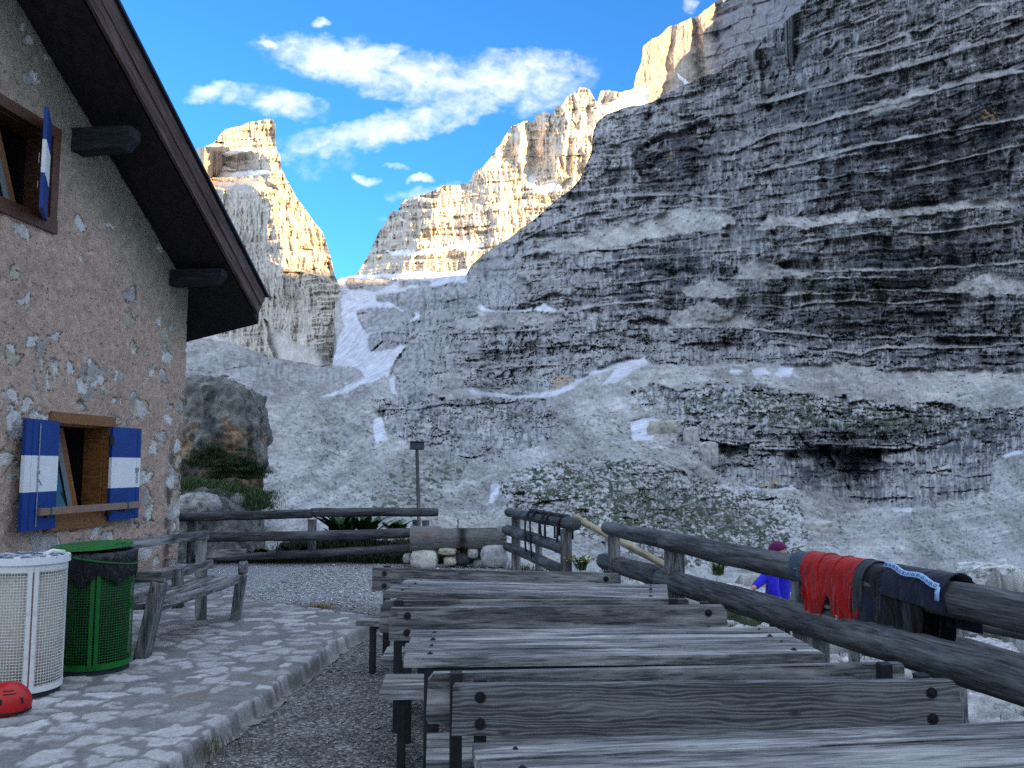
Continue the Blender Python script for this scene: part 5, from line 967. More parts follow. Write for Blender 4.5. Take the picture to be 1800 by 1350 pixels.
# ================================================================== CURVED SETTEE
def build_settee():
    r = empty('curved_bench', (-3.1, 7.9, .12)); tag(r, 'weathered grey bench with curved seat planks and low arms beside the green bin', 'bench')
    FLc, FRc = Vector((-2.93, 7.08, 0)), Vector((-2.74, 8.76, 0)); BL, BR = Vector((-3.38, 7.02, 0)), Vector((-3.12, 8.74, 0)); zs = .535
    # seat planks: three arcs
    for k in range(3):
        f0, f1 = k / 3 + .012, (k + 1) / 3 - .012; bm = bmesh.new(); n = 14; V = []
        for i in range(n + 1):
            t = i / n; bow = Vector((.10 * math.sin(math.pi * t), 0, 0)); A = FLc.lerp(FRc, t) + bow; B = BL.lerp(BR, t) + bow * .6; p = A.lerp(B, f0); q = A.lerp(B, f1); z = zs + .01 * k
            V.append([bm.verts.new((p.x, p.y, z - .045)), bm.verts.new((q.x, q.y, z - .045)), bm.verts.new((q.x, q.y, z)), bm.verts.new((p.x, p.y, z))])
        for i in range(n):
            for j in range(4): bm.faces.new((V[i][j], V[i][(j + 1) % 4], V[i + 1][(j + 1) % 4], V[i + 1][j]))
        bm.faces.new(V[0]); bm.faces.new(V[-1][::-1]); obj('seat', bm, m_wood('settee_plank', 'Y', base=(.25, .25, .25)) if k == 0 else bpy.data.materials['settee_plank'], r, bevel=.004)
    WY = bpy.data.materials['settee_plank']
    def bar(name, p, q, w, h, mat=None): bm = bmesh.new(); p = Vector(p); q = Vector(q); bm_bar(bm, (0, 0, 0), ((q - p).length, 0, 0), w, h); return obj(name, bm, mat or WX, r, bevel=.006, loc=p, rot=(q - p).to_track_quat('X', 'Z').to_euler())
    def leg(b, t, w, d): bm = bmesh.new(); b = Vector(b); t = Vector(t); bm_bar(bm, b, t, d, w, up=(0, 1, 0)); return obj('leg', bm, WZ, r, bevel=.008)
    leg(lp(250, 1157, 7.03), lp(281, 1022, 7.03), .13, .10); leg(lp(414, 1092, 8.76), lp(425, 1010, 8.76), .10, .09); leg(lp(353, 1090, 8.74), lp(354, 940, 8.74), .10, .09); leg(lp(205, 1160, 7.1), lp(214, 975, 7.1), .10, .09); leg(lp(313, 1068, 8.0), lp(312, 1000, 8.0), .10, .08)
    bar('backrest', lp(178, 962, 7.05), lp(365, 940, 8.75), .045, .085); bar('backrest', lp(200, 1035, 7.08), lp(372, 991, 8.70), .045, .085)
    bar('armrest', lp(226, 1014, 7.05), lp(288, 1014, 7.0), .07, .085); bar('armrest', lp(357, 974, 8.80), lp(432, 972, 8.80), .06, .085); bar('block', lp(427, 987, 8.8), lp(427, 1008, 8.78), .085, .10, WZ)
    bar('brace', lp(262, 1075, 7.1), lp(415, 1022, 8.72), .05, .05)
build_settee()
# ================================================================== LITTER BINS
def build_bin(loc, rad, h, paint, liner, label, green):
    r = empty('litter_bin', loc); tag(r, label, 'bin'); c0 = Vector((0, 0, 0))
    def ch(n, bm, m, **k): o = obj(n, bm, m, None, **k); o.parent = r; return o
    bm = bmesh.new(); nv = 84; nh = 41; wr = .0019
    for k in range(nv): a = 2 * math.pi * k / nv; x, y = rad * math.cos(a), rad * math.sin(a); bm_tube(bm, [(x, y, .04), (x, y, h - .04)], wr, 4)
    for k in range(nh): z = .045 + (h - .09) * k / (nh - 1); bm_tube(bm, [(rad * math.cos(a) * 1.004, rad * math.sin(a) * 1.004, z) for a in np.linspace(0, 2 * math.pi, 49)[:-1]], wr, 4, closed=True)
    ch('wire_mesh', bm, paint)
    def band(z0, z1, r0, r1, mat, name, thick=.004):
        bm = bmesh.new(); n = 64; q = []
        for (rr, z) in ((r0, z0), (r1, z1), (r1 - thick, z1), (r0 - thick, z0)): q.append([bm.verts.new((rr * math.cos(2 * math.pi * k / n), rr * math.sin(2 * math.pi * k / n), z)) for k in range(n)])
        for i in range(4):
            for k in range(n): bm.faces.new((q[i][k], q[i][(k + 1) % n], q[(i + 1) % 4][(k + 1) % n], q[(i + 1) % 4][k]))
        return ch(name, bm, mat, smooth=False)
    band(.02, .06, rad + .004, rad + .004, paint, 'base_ring'); band(h - .06, h - .01, rad + .004, rad + .004, paint, 'top_ring'); band(-.02, .022, rad - .01, rad - .01, m_plain('bin_dark_base', (.02, .03, .035), .8), 'foot')  # dark band round the foot of the bin
    base = math.atan2(-loc[1], -loc[0]) ; base += (.16 if not green else -.02)
    for da in (-.075, .075):
        bm = bmesh.new(); a = base + da; bm_box(bm, (0, 0, 0), (.028, .006, h - .06)); o = ch('seam_bar', bm, paint, bevel=.001); o.location = ((rad + .006) * math.cos(a), (rad + .006) * math.sin(a), h / 2); o.rotation_euler = (0, 0, a + math.pi / 2)
    if not green: bm = bmesh.new(); bm_box(bm, (0, 0, 0), (.02, .004, h - .1)); o = ch('seam_strip', bm, m_plain('rusty_strip', (.22, .13, .11), .8), bevel=0); o.location = (rad * math.cos(base), rad * math.sin(base), h / 2); o.rotation_euler = (0, 0, base + math.pi / 2)
    # liner
    bm = bmesh.new(); n = 48; prof = [(rad - .03, .02), (rad - .022, h * .5), (rad - .02, h - .02)]; rings = []
    for (rr, z) in prof: rings.append([bm.verts.new((rr * (1 + (.02 * math.sin(k * 2.3 + z * 9) if green else 0)) * math.cos(2 * math.pi * k / n), rr * math.sin(2 * math.pi * k / n), z)) for k in range(n)])
    for i in range(2):
        for k in range(n): bm.faces.new((rings[i][k], rings[i][(k + 1) % n], rings[i + 1][(k + 1) % n], rings[i + 1][k]))
    bm.faces.new(rings[0][::-1]); bm.faces.new(rings[-1]); ch('liner', bm, liner, smooth=True)
    if not green:
        t = NT('worn_lid_paint'); v = t.mp(); nn = t.noise(v, 12, 6, .7, .5); c = t.mix(t.ramp(nn, [(.44, 0.0), (.50, 1.0)]), (.62, .64, .65), (.06, .09, .16)); t.col(c); lm = t.set(.5, 0, .4)
        lw = NT('chipped_white'); nn = lw.noise(lw.mp(), 30, 5, .7); lw.col(lw.mix(lw.ramp(nn, [(.33, 1.0), (.38, 0.0)]), (.68, .70, .70), (.08, .09, .13))); lw = lw.set(.5)
        band(h - .012, h + .035, rad + .018, rad + .016, lw, 'lid_rim', .02); bm = bmesh.new(); bm_cyl(bm, (0, 0, h + .02), (0, 0, h + .042), rad + .004, rad - .02, 64); ch('lid', bm, lm)
        bm = bmesh.new(); bm_tube(bm, [(rad * .55, -.05, h + .04), (rad * .75, -.03, h + .065), (rad * .95, .03, h + .05)], .016, 8); ch('handle', bm, lw, smooth=True)
    else:
        bag = NT('black_bag'); nb = bag.noise(bag.mp((1, 1, .35)), 16, 5, .6, 1.0); bag.col((.006, .007, .010)); bag.bump(nb, 1.0, .03); bag = bag.set(.28, 0, .5)
        bm = bmesh.new(); n = 72; prof = [(rad + .012, h - .20), (rad + .020, h - .15), (rad + .016, h - .05), (rad + .018, h + .0), (rad - .01, h + .012), (rad - .05, h - .05)]; rings = []
        for i, (rr, z) in enumerate(prof): rings.append([bm.verts.new(((rr + .008 * math.sin(k * 1.9 + i)) * math.cos(2 * math.pi * k / n), (rr + .008 * math.sin(k * 1.9 + i)) * math.sin(2 * math.pi * k / n), z + (.035 * math.sin(k * .55) + .012 * math.sin(k * 1.7) if i == 0 else 0))) for k in range(n)])
        for i in range(len(prof) - 1):
            for k in range(n): bm.faces.new((rings[i][k], rings[i][(k + 1) % n], rings[i + 1][(k + 1) % n], rings[i + 1][k]))
        ch('bag', bm, bag, smooth=True)
        bm = bmesh.new(); pts = [((rad + .026) * math.cos(a), (rad + .026) * math.sin(a), h - .05 - .05 * math.cos(a - .3)) for a in np.linspace(0, 6.283, 61)[:-1]]; bm_tube(bm, pts, .007, 6, closed=True); ch('hoop', bm, paint, smooth=True)
        bm = bmesh.new(); bm_cyl(bm, (0, 0, h + .03), (0, 0, h + .05), rad + .028, rad + .02, 64); o = ch('lid', bm, paint, bevel=.003); o.rotation_euler = (R(1.5), R(-2), 0)
        bm = bmesh.new(); bm_box(bm, (0, 0, 0), (.05, .07, .035)); o = ch('lid_hinge', bm, paint, bevel=.008); o.location = (rad * .82, -rad * .35, h + .065)
    return r
WP = NT('white_bin_paint'); nn = WP.noise(WP.mp(), 14, 4); WP.col(WP.mix(WP.ramp(nn, [(.3, .0), (.5, 1.0)]), (.50, .50, .46), (.66, .67, .65))); WP = WP.set(.5)
GP = m_plain('green_bin_paint', (.005, .12, .016), .4, 0, .2, 6)
t = NT('beige_liner'); c = t.mix(t.ramp(t.vor(t.mp((1, 1, .5)), 30), [(.05, 1.0), (.10, 0.0)]), (.50, .46, .36), (.10, .08, .06)); c = t.mix(t.ramp(t.noise(t.mp(), 4, 3), [(.45, .0), (.7, .5)]), c, (.30, .25, .22)); t.col(c); BEI = t.set(.8)
build_bin((-3.345, 5.98, .135), .25, .87, WP, BEI, 'white wire litter bin with a worn blue lid, nearest the camera', False)
build_bin((-3.185, 6.66, .135), .262, .87, GP, m_plain('dark_liner', (.010, .016, .013), .5, 0, .4, 8), 'green wire litter bin with a black bag and green lid, behind the white bin', True)
# ================================================================== RED HELMET
def build_helmet():
    red = m_plain('red_helmet_shell', (.42, .008, .01), .38, 0, .1, 40, .4); r = empty('helmet', (-3.135, 5.47, .135), R(20)); tag(r, 'red climbing helmet lying on the stones in front of the white bin', 'helmet')
    bm = bmesh.new(); bmesh.ops.create_uvsphere(bm, u_segments=48, v_segments=28, radius=1)
    for v in bm.verts:
        x, y, z = v.co; k = 1 + .05 * math.cos(2 * math.atan2(y, x)); z2 = max(z, -.25 + .06 * math.cos(math.atan2(y, x) * 2)); ridge = .03 * math.exp(-(y * 6) ** 2) * (z > 0); v.co = Vector((x * .128 * k * (1 + ridge), y * .108 * (1 + ridge), (z2 + .25) * .145))
        if z2 > z: v.co.x *= .93; v.co.y *= .93
    bmesh.ops.remove_doubles(bm, verts=bm.verts, dist=.0005); o = obj('shell', bm, red, None, smooth=True); o.parent = r
    blk = m_plain('helmet_vent', (.01, .008, .01), .7)
    for (a, b, w, h) in ((-1.75, .30, .012, .035), (-.75, .28, .012, .035), (-2.5, .30, .012, .03)):
        bm = bmesh.new(); bm_box(bm, (0, 0, 0), (.008, w * 1.4, h)); o = obj('vent', bm, blk, None, bevel=.003); p = Vector((.128 * math.cos(a) * math.cos(b), .108 * math.sin(a) * math.cos(b), .036 + .145 * math.sin(b))); o.location = p; o.rotation_euler = (0, -b, a); o.parent = r
    for (a0_, a1_, b) in ((-1.75, -1.1, .78), (-1.7, -1.0, .62), (-2.3, -1.95, .65)):
        bm = bmesh.new(); bm_tube(bm, [(.129 * math.cos(a) * math.cos(b), .109 * math.sin(a) * math.cos(b), .036 + .146 * math.sin(b)) for a in np.linspace(a0_, a1_, 8)], .003, 5); o = obj('slot', bm, blk, None); o.parent = r
    bm = bmesh.new(); bm_tube(bm, [(.125 * math.cos(a) * (1 + .05 * math.cos(2 * a)), .104 * math.sin(a), .008) for a in np.linspace(0, 6.283, 49)[:-1]], .005, 6, closed=True); o = obj('rim', bm, blk, None, smooth=True); o.parent = r
build_helmet()
# ================================================================== CLOTHES ON THE LOG
AX = dd.normalized(); NF = Vector((AX.y, -AX.x, 0)).normalized()
if NF.x > 0: NF = -NF          # side facing the tables
def log_at(u):                  # parameter along the log seen at picture column u
    best = min(np.linspace(0, 1.3, 400), key=lambda f: abs(900 + 1500 * (TL0 + dd * f).x / ((TL0 + dd * f).y) * 1.0 - u)); return best
def lograd(f): return .088 + (.105 - .088) * (f - .262) / 1.088
def cloth_mat(name, c, var=.25, sc=9):
    t = NT(name); v = t.mp(); n = t.noise(v, sc, 4, .6, 1.0); w = t.noise(v, 260, 2); t.col(t.mix(1.0, c, t.ramp(n, [(.3, 1 - var), (.7, 1 + var)]), 'MULTIPLY')); t.bump(t.math('ADD', t.math('MULTIPLY', n, 1.0), t.math('MULTIPLY', w, .06)), .7, .03)
    t.b.inputs['Sheen Weight'].default_value = .15; return t.set(.9, 0, .15)
def drape(name, f0, f1, front, back, mat, seed=0, off=.006, fold=.018, nf=3.0, parent=None, th=.006, sk=0.0):
    """cloth over the top log between parameters f0..f1; front/back = hang lengths (functions of 0..1)"""
    ns = 60; nt = 44; Lc = dd.length * (f1 - f0); V = []
    I_, J_ = np.meshgrid(np.arange(ns + 1), np.arange(nt + 1), indexing='ij'); fw = fbm(I_ / ns * nf * 2 + .25 * J_ / nt * nf, J_ / nt * 1.3 + seed * 3.3, 3, seed) * 1.6; fw2 = fbm(I_ / ns * nf * 3, J_ / nt * 7 + seed, 3, seed + 9)
    for i in range(ns + 1):
        s = i / ns; f = f0 + (f1 - f0) * s; c = TL0 + dd * f; r = lograd(f) + off; fl = front(s); bl = back(s); arc = math.pi * r; tot = fl + arc + bl; row = []
        for j in range(nt + 1):
            q = tot * j / nt
            if q < fl: h = fl - q; p = NF * r + Vector((0, 0, -h)); n_ = NF; hang = h
            elif q < fl + arc: a = (q - fl) / r; p = NF * r * math.cos(a) + Vector((0, 0, r * math.sin(a))); n_ = p.normalized(); hang = 0
            else: h = q - fl - arc; p = -NF * r + Vector((0, 0, -h)); n_ = -NF; hang = h
            k = min(1, hang / .16); w = fold * 1.6 * k * fw[i][j] + (.003 + .007 * k) * fw2[i][j]
            sh_ = AX * (sk * hang + .012 * k * math.sin(q * 18 + seed)) - n_ * (.10 * k * hang) * (1 if hang > 0 else 0) * .4
            row.append(c + p + n_ * (w + fold * k * .9) + sh_ + AX * (.012 * math.sin(q * 13 + seed) * (1 if (i in (0, ns)) else 0)))
        V.append(row)
    P = np.array([[tuple(x) for x in r] for r in V]); o = np_mesh(name, P, grid_faces(ns + 1, nt + 1), mat, smooth=True); m = o.modifiers.new('thickness', 'SOLIDIFY'); m.thickness = th; m.offset = -1
    if parent: par(o, parent)
    return o
fA, fB, fC, fD, fE = [log_at(u) for u in (1408, 1428, 1522, 1584, 1668)]
cg = 'clothes hung over the near right log'
o = drape('jacket', fA - .01, fB + .012, lambda s: .04 + .05 * s, lambda s: .25, cloth_mat('grey_blue_cloth', (.03, .055, .085)), 3, .012, .012, 1.5); tag(o, 'bunched grey-blue garment on the log, left of the red top', 'jacket', cg)
RED = cloth_mat('red_fleece', (.30, .004, .004), .2); rr = empty('fleece', TL0 + dd * ((fB + fC) / 2)); tag(rr, 'bright red fleece hung over the log beside the black trousers', 'fleece', cg)
drape('body', fB, fC, lambda s: .21 + .05 * math.sin(s * 9) + .03 * math.sin(s * 23), lambda s: .30, RED, 1, .022, .013, 2.6, parent=rr, th=.012)
drape('sleeve', fB - .004, fB + .30 * (fC - fB), lambda s: .29 + .05 * math.sin(3.1 * s), lambda s: .1, RED, 5, .026, .012, 1.2, parent=rr, sk=.22)
drape('sleeve', fB + .60 * (fC - fB), fC - .004, lambda s: .33 + .06 * math.sin(3.1 * s), lambda s: .1, RED, 8, .027, .014, 1.0, parent=rr, sk=-.1)
o = drape('strap', fC - .003, fC + .012, lambda s: .30, lambda s: .2, cloth_mat('grey_hem', (.02, .028, .036)), 2, .028, .004, 1, parent=rr)
BLK = cloth_mat('black_cloth', (.003, .0035, .0045)); br = empty('trousers', TL0 + dd * ((fC + fE) / 2)); tag(br, 'black trousers with navy hem and pale lettered tape, hung over the log', 'trousers', cg)
drape('body', fC + .004, fD + .02, lambda s: .27 + .03 * math.sin(s * 6), lambda s: .34, BLK, 4, .012, .013, 1.2, parent=br)
drape('leg', fD, fE - .03, lambda s: .24 + .07 * math.sin(s * 3.1), lambda s: .34, BLK, 6, .016, .013, 1.0, parent=br)
NAV = cloth_mat('navy_cloth', (.006, .010, .026)); drape('hem', fD - .02, fE + .004, lambda s: .045 + .03 * s, lambda s: .2, NAV, 7, .026, .010, 2.0, parent=br)
TAPE = m_plain('pale_blue_tape', (.30, .47, .72), .6, 0, .1, 50); GLY = m_plain('tape_glyphs', (.03, .06, .16), .7)
def onlog(f, ang, lift):
    c = TL0 + dd * f; r = lograd(f) + lift; return c + NF * r * math.cos(ang) + Vector((0, 0, r * math.sin(ang)))
tp = [onlog(fD - .018 + (fE - fD + .02) * k / 13.0, .98 - .50 * (k / 13.0) + .07 * math.sin(k * .9), .052) for k in range(14)]
tb = ribbon('tape', tp, .034, .004, TAPE, br, side=(NF * .6 + Vector((0, 0, -.8)))); ribbon('tape', [tp[-1], tp[-1] + Vector((0, 0, -.03)) + NF * .008, tp[-1] + Vector((0, 0, -.075)) + NF * .012], .03, .004, TAPE, br, side=AX)
bm = bmesh.new(); rs = random.Random(5); sdv = (NF * .6 + Vector((0, 0, -.8))).normalized()
for k in range(13):
    a = tp[k]; b = tp[k + 1]; d = (b - a)
    for q in (.15, .45, .75):
        p = a + d * q; nn_ = d.normalized().cross(sdv).normalized(); nn_ = nn_ if nn_.z > 0 or nn_.dot(NF) > 0 else -nn_
        for e in range(2): bm_bar(bm, p + nn_ * .003 + sdv * (-.010) + d * rs.uniform(-.06, .06), p + nn_ * .003 + sdv * .010 + d * rs.uniform(-.1, .1), .0026, .0015, up=tuple(nn_))
obj('lettering', bm, GLY, tb)
# navy jacket hanging lower behind the log
NAV2 = cloth_mat('navy_jacket_cloth', (.007, .013, .032)); nr = empty('jacket', TL0 + dd * fC); tag(nr, 'dark navy jacket with a small white mark, hanging low under the red fleece', 'jacket', cg)
def hang_sheet(name, quad, mat, parent, seed, bulge=.06):
    n = 30; P = []; q = [np.array(x) for x in quad]
    for i in range(n + 1):
        for j in range(n + 1):
            a, b = i / n, j / n; p = (q[0] * (1 - a) + q[1] * a) * (1 - b) + (q[3] * (1 - a) + q[2] * a) * b; k = math.sin(math.pi * a) * math.sin(math.pi * min(1, b * .6 + .2)); f = float(fbm(np.array([a * 3.]), np.array([b * 2. + seed]), 3, seed)[0]); p = p + np.array([-.6, -.8, 0]) * (bulge * k + .035 * f) + np.array([0, 0, -.03 * math.sin(math.pi * a) * b]); P.append(p)
    o = np_mesh(name, np.array(P), grid_faces(n + 1, n + 1), mat, smooth=True); m = o.modifiers.new('thickness', 'SOLIDIFY'); m.thickness = .012; par(o, parent); return o
fJ0, fJ1 = log_at(1480), log_at(1562); drape('body', fJ0, fJ1, lambda s: .36 + .05 * math.sin(3.1 * s) + .02 * math.sin(9 * s), lambda s: .1, NAV2, 3, .010, .016, 1.3, parent=nr)
bm = bmesh.new()
p = TL0 + dd * (fJ0 + .008) + NF * (lograd(fJ0) + .035) + Vector((0, 0, -.27))
for k, (x, z) in enumerate(((0, 0), (.010, .012), (.004, .024), (.014, -.006), (.012, .030))): bm_box(bm, p + AX * -x + Vector((0, -.02, z)), (.008, .004, .004 + .002 * (k % 2)))
obj('mark', bm, m_plain('white_mark', (.7, .72, .75), .6), nr)
# ================================================================== PERSON
def build_person():
    g = lp(1364, 960, 10.5); top = g.z + .035; base = Vector((g.x, g.y, 0)); H = 1.68; z0 = top - H
    SK = m_plain('skin', (.52, .27, .19), .6, 0, .06, 30, .3); JK = cloth_mat('blue_jacket', (.025, .02, .55), .12, 14); TR_ = cloth_mat('dark_trousers', (.02, .021, .026)); HT = cloth_mat('purple_hat', (.11, .008, .065), .2, 20); BT = m_plain('boot_leather', (.05, .04, .035), .7)
    face = Vector((.80, -.60, 0)).normalized(); side = Vector((-face.y, face.x, 0))        # facing right, slightly towards the terrace
    def P_(f, s, z): return base + face * f + side * s + Vector((0, 0, z0 + z))
    def skin(name, pts, edges, rad, mat, parent=None, sub=2):
        me = bpy.data.meshes.new(name); me.from_pydata([tuple(p) for p in pts], edges, []); o = bpy.data.objects.new(name, me); col.objects.link(o); me.materials.append(mat)
        m = o.modifiers.new('skin', 'SKIN'); m.use_smooth_shade = True; l = me.skin_vertices[0].data
        for i, r in enumerate(rad): l[i].radius = (r, r) if not isinstance(r, tuple) else r
        l[0].use_root = True; s = o.modifiers.new('sub', 'SUBSURF'); s.levels = sub; s.render_levels = sub
        if parent: par(o, parent)
        return o
    # skeleton: pelvis, spine, neck, head, arms, legs; viewer-left arm reaches out and down
    sh_l = P_(.01, .17, 1.39); sh_r = P_(.01, -.17, 1.39)
    el_r = P_(.05, -.26, 1.13); wr_r = P_(.16, -.24, .93)
    hand = lp(1322, 1036, 10.2); el_l = sh_l.lerp(hand, .52) + Vector((0, 0, .03))
    sh_b = [P_(0, 0, .95), P_(0, 0, 1.12), P_(.01, 0, 1.30), P_(.01, 0, 1.43), P_(.03, 0, 1.50), P_(.045, 0, 1.57), P_(.04, 0, 1.62)]
    pts = sh_b + [sh_l, el_l, hand, sh_r, el_r, wr_r, P_(0, .10, .88), P_(.03, .12, .48), P_(-.02, .13, .09), P_(.12, .15, .04), P_(0, -.10, .88), P_(.06, -.12, .48), P_(-.01, -.12, .09), P_(.13, -.13, .04)]
    ed = [(0, 1), (1, 2), (2, 3), (3, 4), (4, 5), (5, 6), (3, 7), (7, 8), (8, 9), (3, 10), (10, 11), (11, 12), (0, 13), (13, 14), (14, 15), (15, 16), (0, 17), (17, 18), (18, 19), (19, 20)]
    rd = [.13, .12, .13, .075, .052, .088, .082, .055, .042, .028, .055, .042, .028, .085, .058, .042, .038, .085, .058, .042, .038]
    body = skin('person', pts, ed, rd, SK); tag(body, 'person in a bright blue jacket and purple hat behind the near right fence', 'person')
    jp = [P_(0, 0, .86)] + [P_(0, 0, 1.02), P_(.01, 0, 1.20), P_(.01, 0, 1.36), P_(.02, 0, 1.45)] + [sh_l, el_l, el_l.lerp(hand, .88), sh_r, el_r, el_r.lerp(wr_r, .9)]
    skin('jacket', jp, [(0, 1), (1, 2), (2, 3), (3, 4), (3, 5), (5, 6), (6, 7), (3, 8), (8, 9), (9, 10)], [.165, .15, .165, .13, .075, .082, .068, .048, .082, .068, .048], JK, body)
    skin('trousers', [P_(0, 0, .95), P_(0, .10, .86), P_(.03, .12, .48), P_(-.02, .13, .12), P_(0, -.10, .86), P_(.06, -.12, .48), P_(-.01, -.12, .12)], [(0, 1), (1, 2), (2, 3), (0, 4), (4, 5), (5, 6)], [.14, .105, .078, .062, .105, .078, .062], TR_, body)
    for s in (.135, -.125):
        bm = bmesh.new(); bmesh.ops.create_uvsphere(bm, u_segments=20, v_segments=12, radius=1)
        for v in bm.verts: v.co = Vector((v.co.x * .14, v.co.y * .052, max(v.co.z, -.5) * .07))
        obj('boot', bm, BT, body, loc=P_(.06, s, .035), rot=(0, 0, math.atan2(face.y, face.x)), smooth=True)
    # hat with brim-less beanie shape, face features, ear, hand with fingers
    hc = P_(.04, 0, 1.585); a = math.atan2(face.y, face.x)
    bm = bmesh.new(); bmesh.ops.create_uvsphere(bm, u_segments=32, v_segments=20, radius=1)
    for v in bm.verts: z = v.co.z; v.co = Vector((v.co.x * .118, v.co.y * .102, max(z, -.12) * .108))
    obj('hat', bm, HT, body, loc=hc + Vector((0, 0, .012)) - face * .022, rot=(0, R(-24), a), smooth=True)
    bm = bmesh.new(); bmesh.ops.create_cone(bm, segments=10, radius1=.014, radius2=.004, depth=.035); obj('nose', bm, SK, body, loc=hc + face * .100 + Vector((0, 0, -.045)), rot=(0, R(60), a), smooth=True)
    EY = m_plain('eye_dark', (.02, .015, .012), .3); MO = m_plain('lips', (.35, .10, .09), .5)
    for s in (-.032, .032):
        bm = bmesh.new(); bmesh.ops.create_uvsphere(bm, u_segments=12, v_segments=8, radius=.011); obj('eye', bm, EY, body, loc=hc + face * .088 + side * s + Vector((0, 0, -.020)), smooth=True)
    for s in (-.088, .088):
        bm = bmesh.new(); bmesh.ops.create_uvsphere(bm, u_segments=12, v_segments=8, radius=1)
        for v in bm.verts: v.co = Vector((v.co.x * .018, v.co.y * .008, v.co.z * .03))
        obj('ear', bm, SK, body, loc=hc + side * s + Vector((0, 0, -.05)), rot=(0, 0, a), smooth=True)
    bm = bmesh.new(); bm_box(bm, (0, 0, 0), (.008, .045, .010)); obj('mouth', bm, MO, body, bevel=.003, loc=hc + face * .088 + Vector((0, 0, -.085)), rot=(0, 0, a))
    for wr, el in ((hand, el_l), (wr_r, el_r)):
        d = (wr - el).normalized(); s = d.cross(Vector((0, 0, 1))).normalized(); up = s.cross(d)
        pts = [wr, wr + d * .05, wr + d * .085]; ed = [(0, 1), (1, 2)]; rd = [(.026, .02), (.034, .016), (.036, .014)]
        for k, (o_, l) in enumerate(((-.030, .068), (-.010, .078), (.010, .072), (.029, .055))):
            i = len(pts); b = wr + d * .09 + s * o_; pts += [b, b + d * l * .5 - up * .008, b + d * l * .9 - up * .026]; ed += [(2, i), (i, i + 1), (i + 1, i + 2)]; rd += [.010, .009, .0075]
        i = len(pts); pts += [wr + d * .04 - s * .035, wr + d * .075 - s * .058]; ed += [(1, i), (i, i + 1)]; rd += [.012, .009]
        skin('hand', pts, ed, rd, SK, body, 1)
build_person()
# ================================================================== BOULDERS, PLANTS, POST
def big_cols(P, V, C):
    z = V[:, 2] / 2.0; n = fbm(V[:, 0] * .9, V[:, 2] * .9 + V[:, 1], 4, 5); m = ss(-z + .7 * n, -.25, .1)[:, None] * ss(fbm(V[:, 0] * 1.1, V[:, 2] * .6, 3, 8), -.22, .12)[:, None]; g = C.mean(1, keepdims=True)
    C = C * (1 - m) + (g * 1.25) * np.array([[1.25, .86, .56]]) * m; gr = ss(z + .3 * n, .55, .9)[:, None] * ss(fbm(V[:, 0] * 1.6, V[:, 1] * 1.6, 3, 9), 0, .25)[:, None] * .7
    return C * (1 - gr) + np.array([[.03, .045, .015]]) * gr
def gh_(x, y): return float(ground_h(np.array([[x]]), np.array([[y]]))[0][0, 0])
RKM = NT('boulder_stone'); _c = RKM.mix(1.0, RKM.attr('Col'), RKM.ramp(RKM.noise(RKM.mp(), 3.5, 9, .72), [(.3, .45), (.7, 1.5)]), 'MULTIPLY'); RKM.col(_c); RKM.bump(RKM.noise(RKM.mp(), 5, 9, .75), 1.0, .12); RKM = RKM.set(.95, 0, .15)
Yb = 30.0; s = Yb / 1500
c = lp(372, 772, Yb); rock('boulder', c, (95 * s, 2.0, 104 * s), 71, 'tall dark boulder with an orange lower face rising behind the left fence', None, 6, (.21, .215, .20), (.035, .04, .045), .17, mat=RKM, colfn=big_cols, sq=.35)
c = lp(372, 955, 25.0); s = 25 / 1500; rock('boulder', c, (84 * s, 1.6, 98 * s), 74, 'low dark rounded boulder under the grassy ledge behind the left fence', None, 6, (.17, .175, .17), (.03, .033, .04), .14, mat=RKM, sq=.2)
c = lp(352, 886, 23.5); s = 23.5 / 1500; rock('boulder', c, (34 * s, .5, 20 * s), 77, 'small pale grey rock half buried in the grassy ledge by the hut corner', None, 4, (.36, .37, .36), mat=RKM, sq=.4)
c = lp(418, 880, 24.5); s = 24.5 / 1500; rock('boulder', c, (12 * s, .3, 13 * s), 78, 'small upright rock on the grassy ledge below the tall boulder', None, 3, (.33, .34, .33), mat=RKM, sq=.3)
def surf(u, v): S = float(tps(CTRL, np.array([u], float), np.array([v], float))[0]); return S
for k, (u, v, rx, rz, lb) in enumerate([(1165, 757, 27, 18, 'angular grey-brown boulder beside the snow patch on the scree'), (1438, 931, 30, 17, 'rounded grey boulder on the slope just above the person'), (1118, 716, 9, 8, 'small pale boulder above the snow patch'), (1160, 722, 13, 11, 'pale boulder at the foot of the dark lower cliff'), (1183, 745, 14, 8, 'flat pale slab behind the angular boulder'), (1500, 682, 9, 5, 'pale block lying on the scree under the right wall'), (1688, 692, 7, 4, 'small white block on the scree under the right wall'), (1105, 862, 10, 7, 'pale pointed stone on the grassy knoll'), (1215, 770, 14, 20, 'tall block leaning at the left end of the dark lower cliff'), (1245, 800, 18, 24, 'large block at the foot of the dark lower cliff'), (1052, 816, 9, 6, 'white stone at the upper edge of the knoll'), (1215, 818, 12, 8, 'cluster block right of the knoll top')]):
    S = surf(u, v) * .975; s = S / 1500; rock('boulder', PY(u, v, S), (rx * s, rx * s * .8, rz * s), 90 + k, lb, 'boulders scattered over the mountain side', 4, (.34, .33, .29) if k == 0 else (.40, .40, .38), (.10, .10, .10), .12, mat=stone_mat('boulder_far', .6) if k == 0 else bpy.data.materials['boulder_far'], sq=.55)
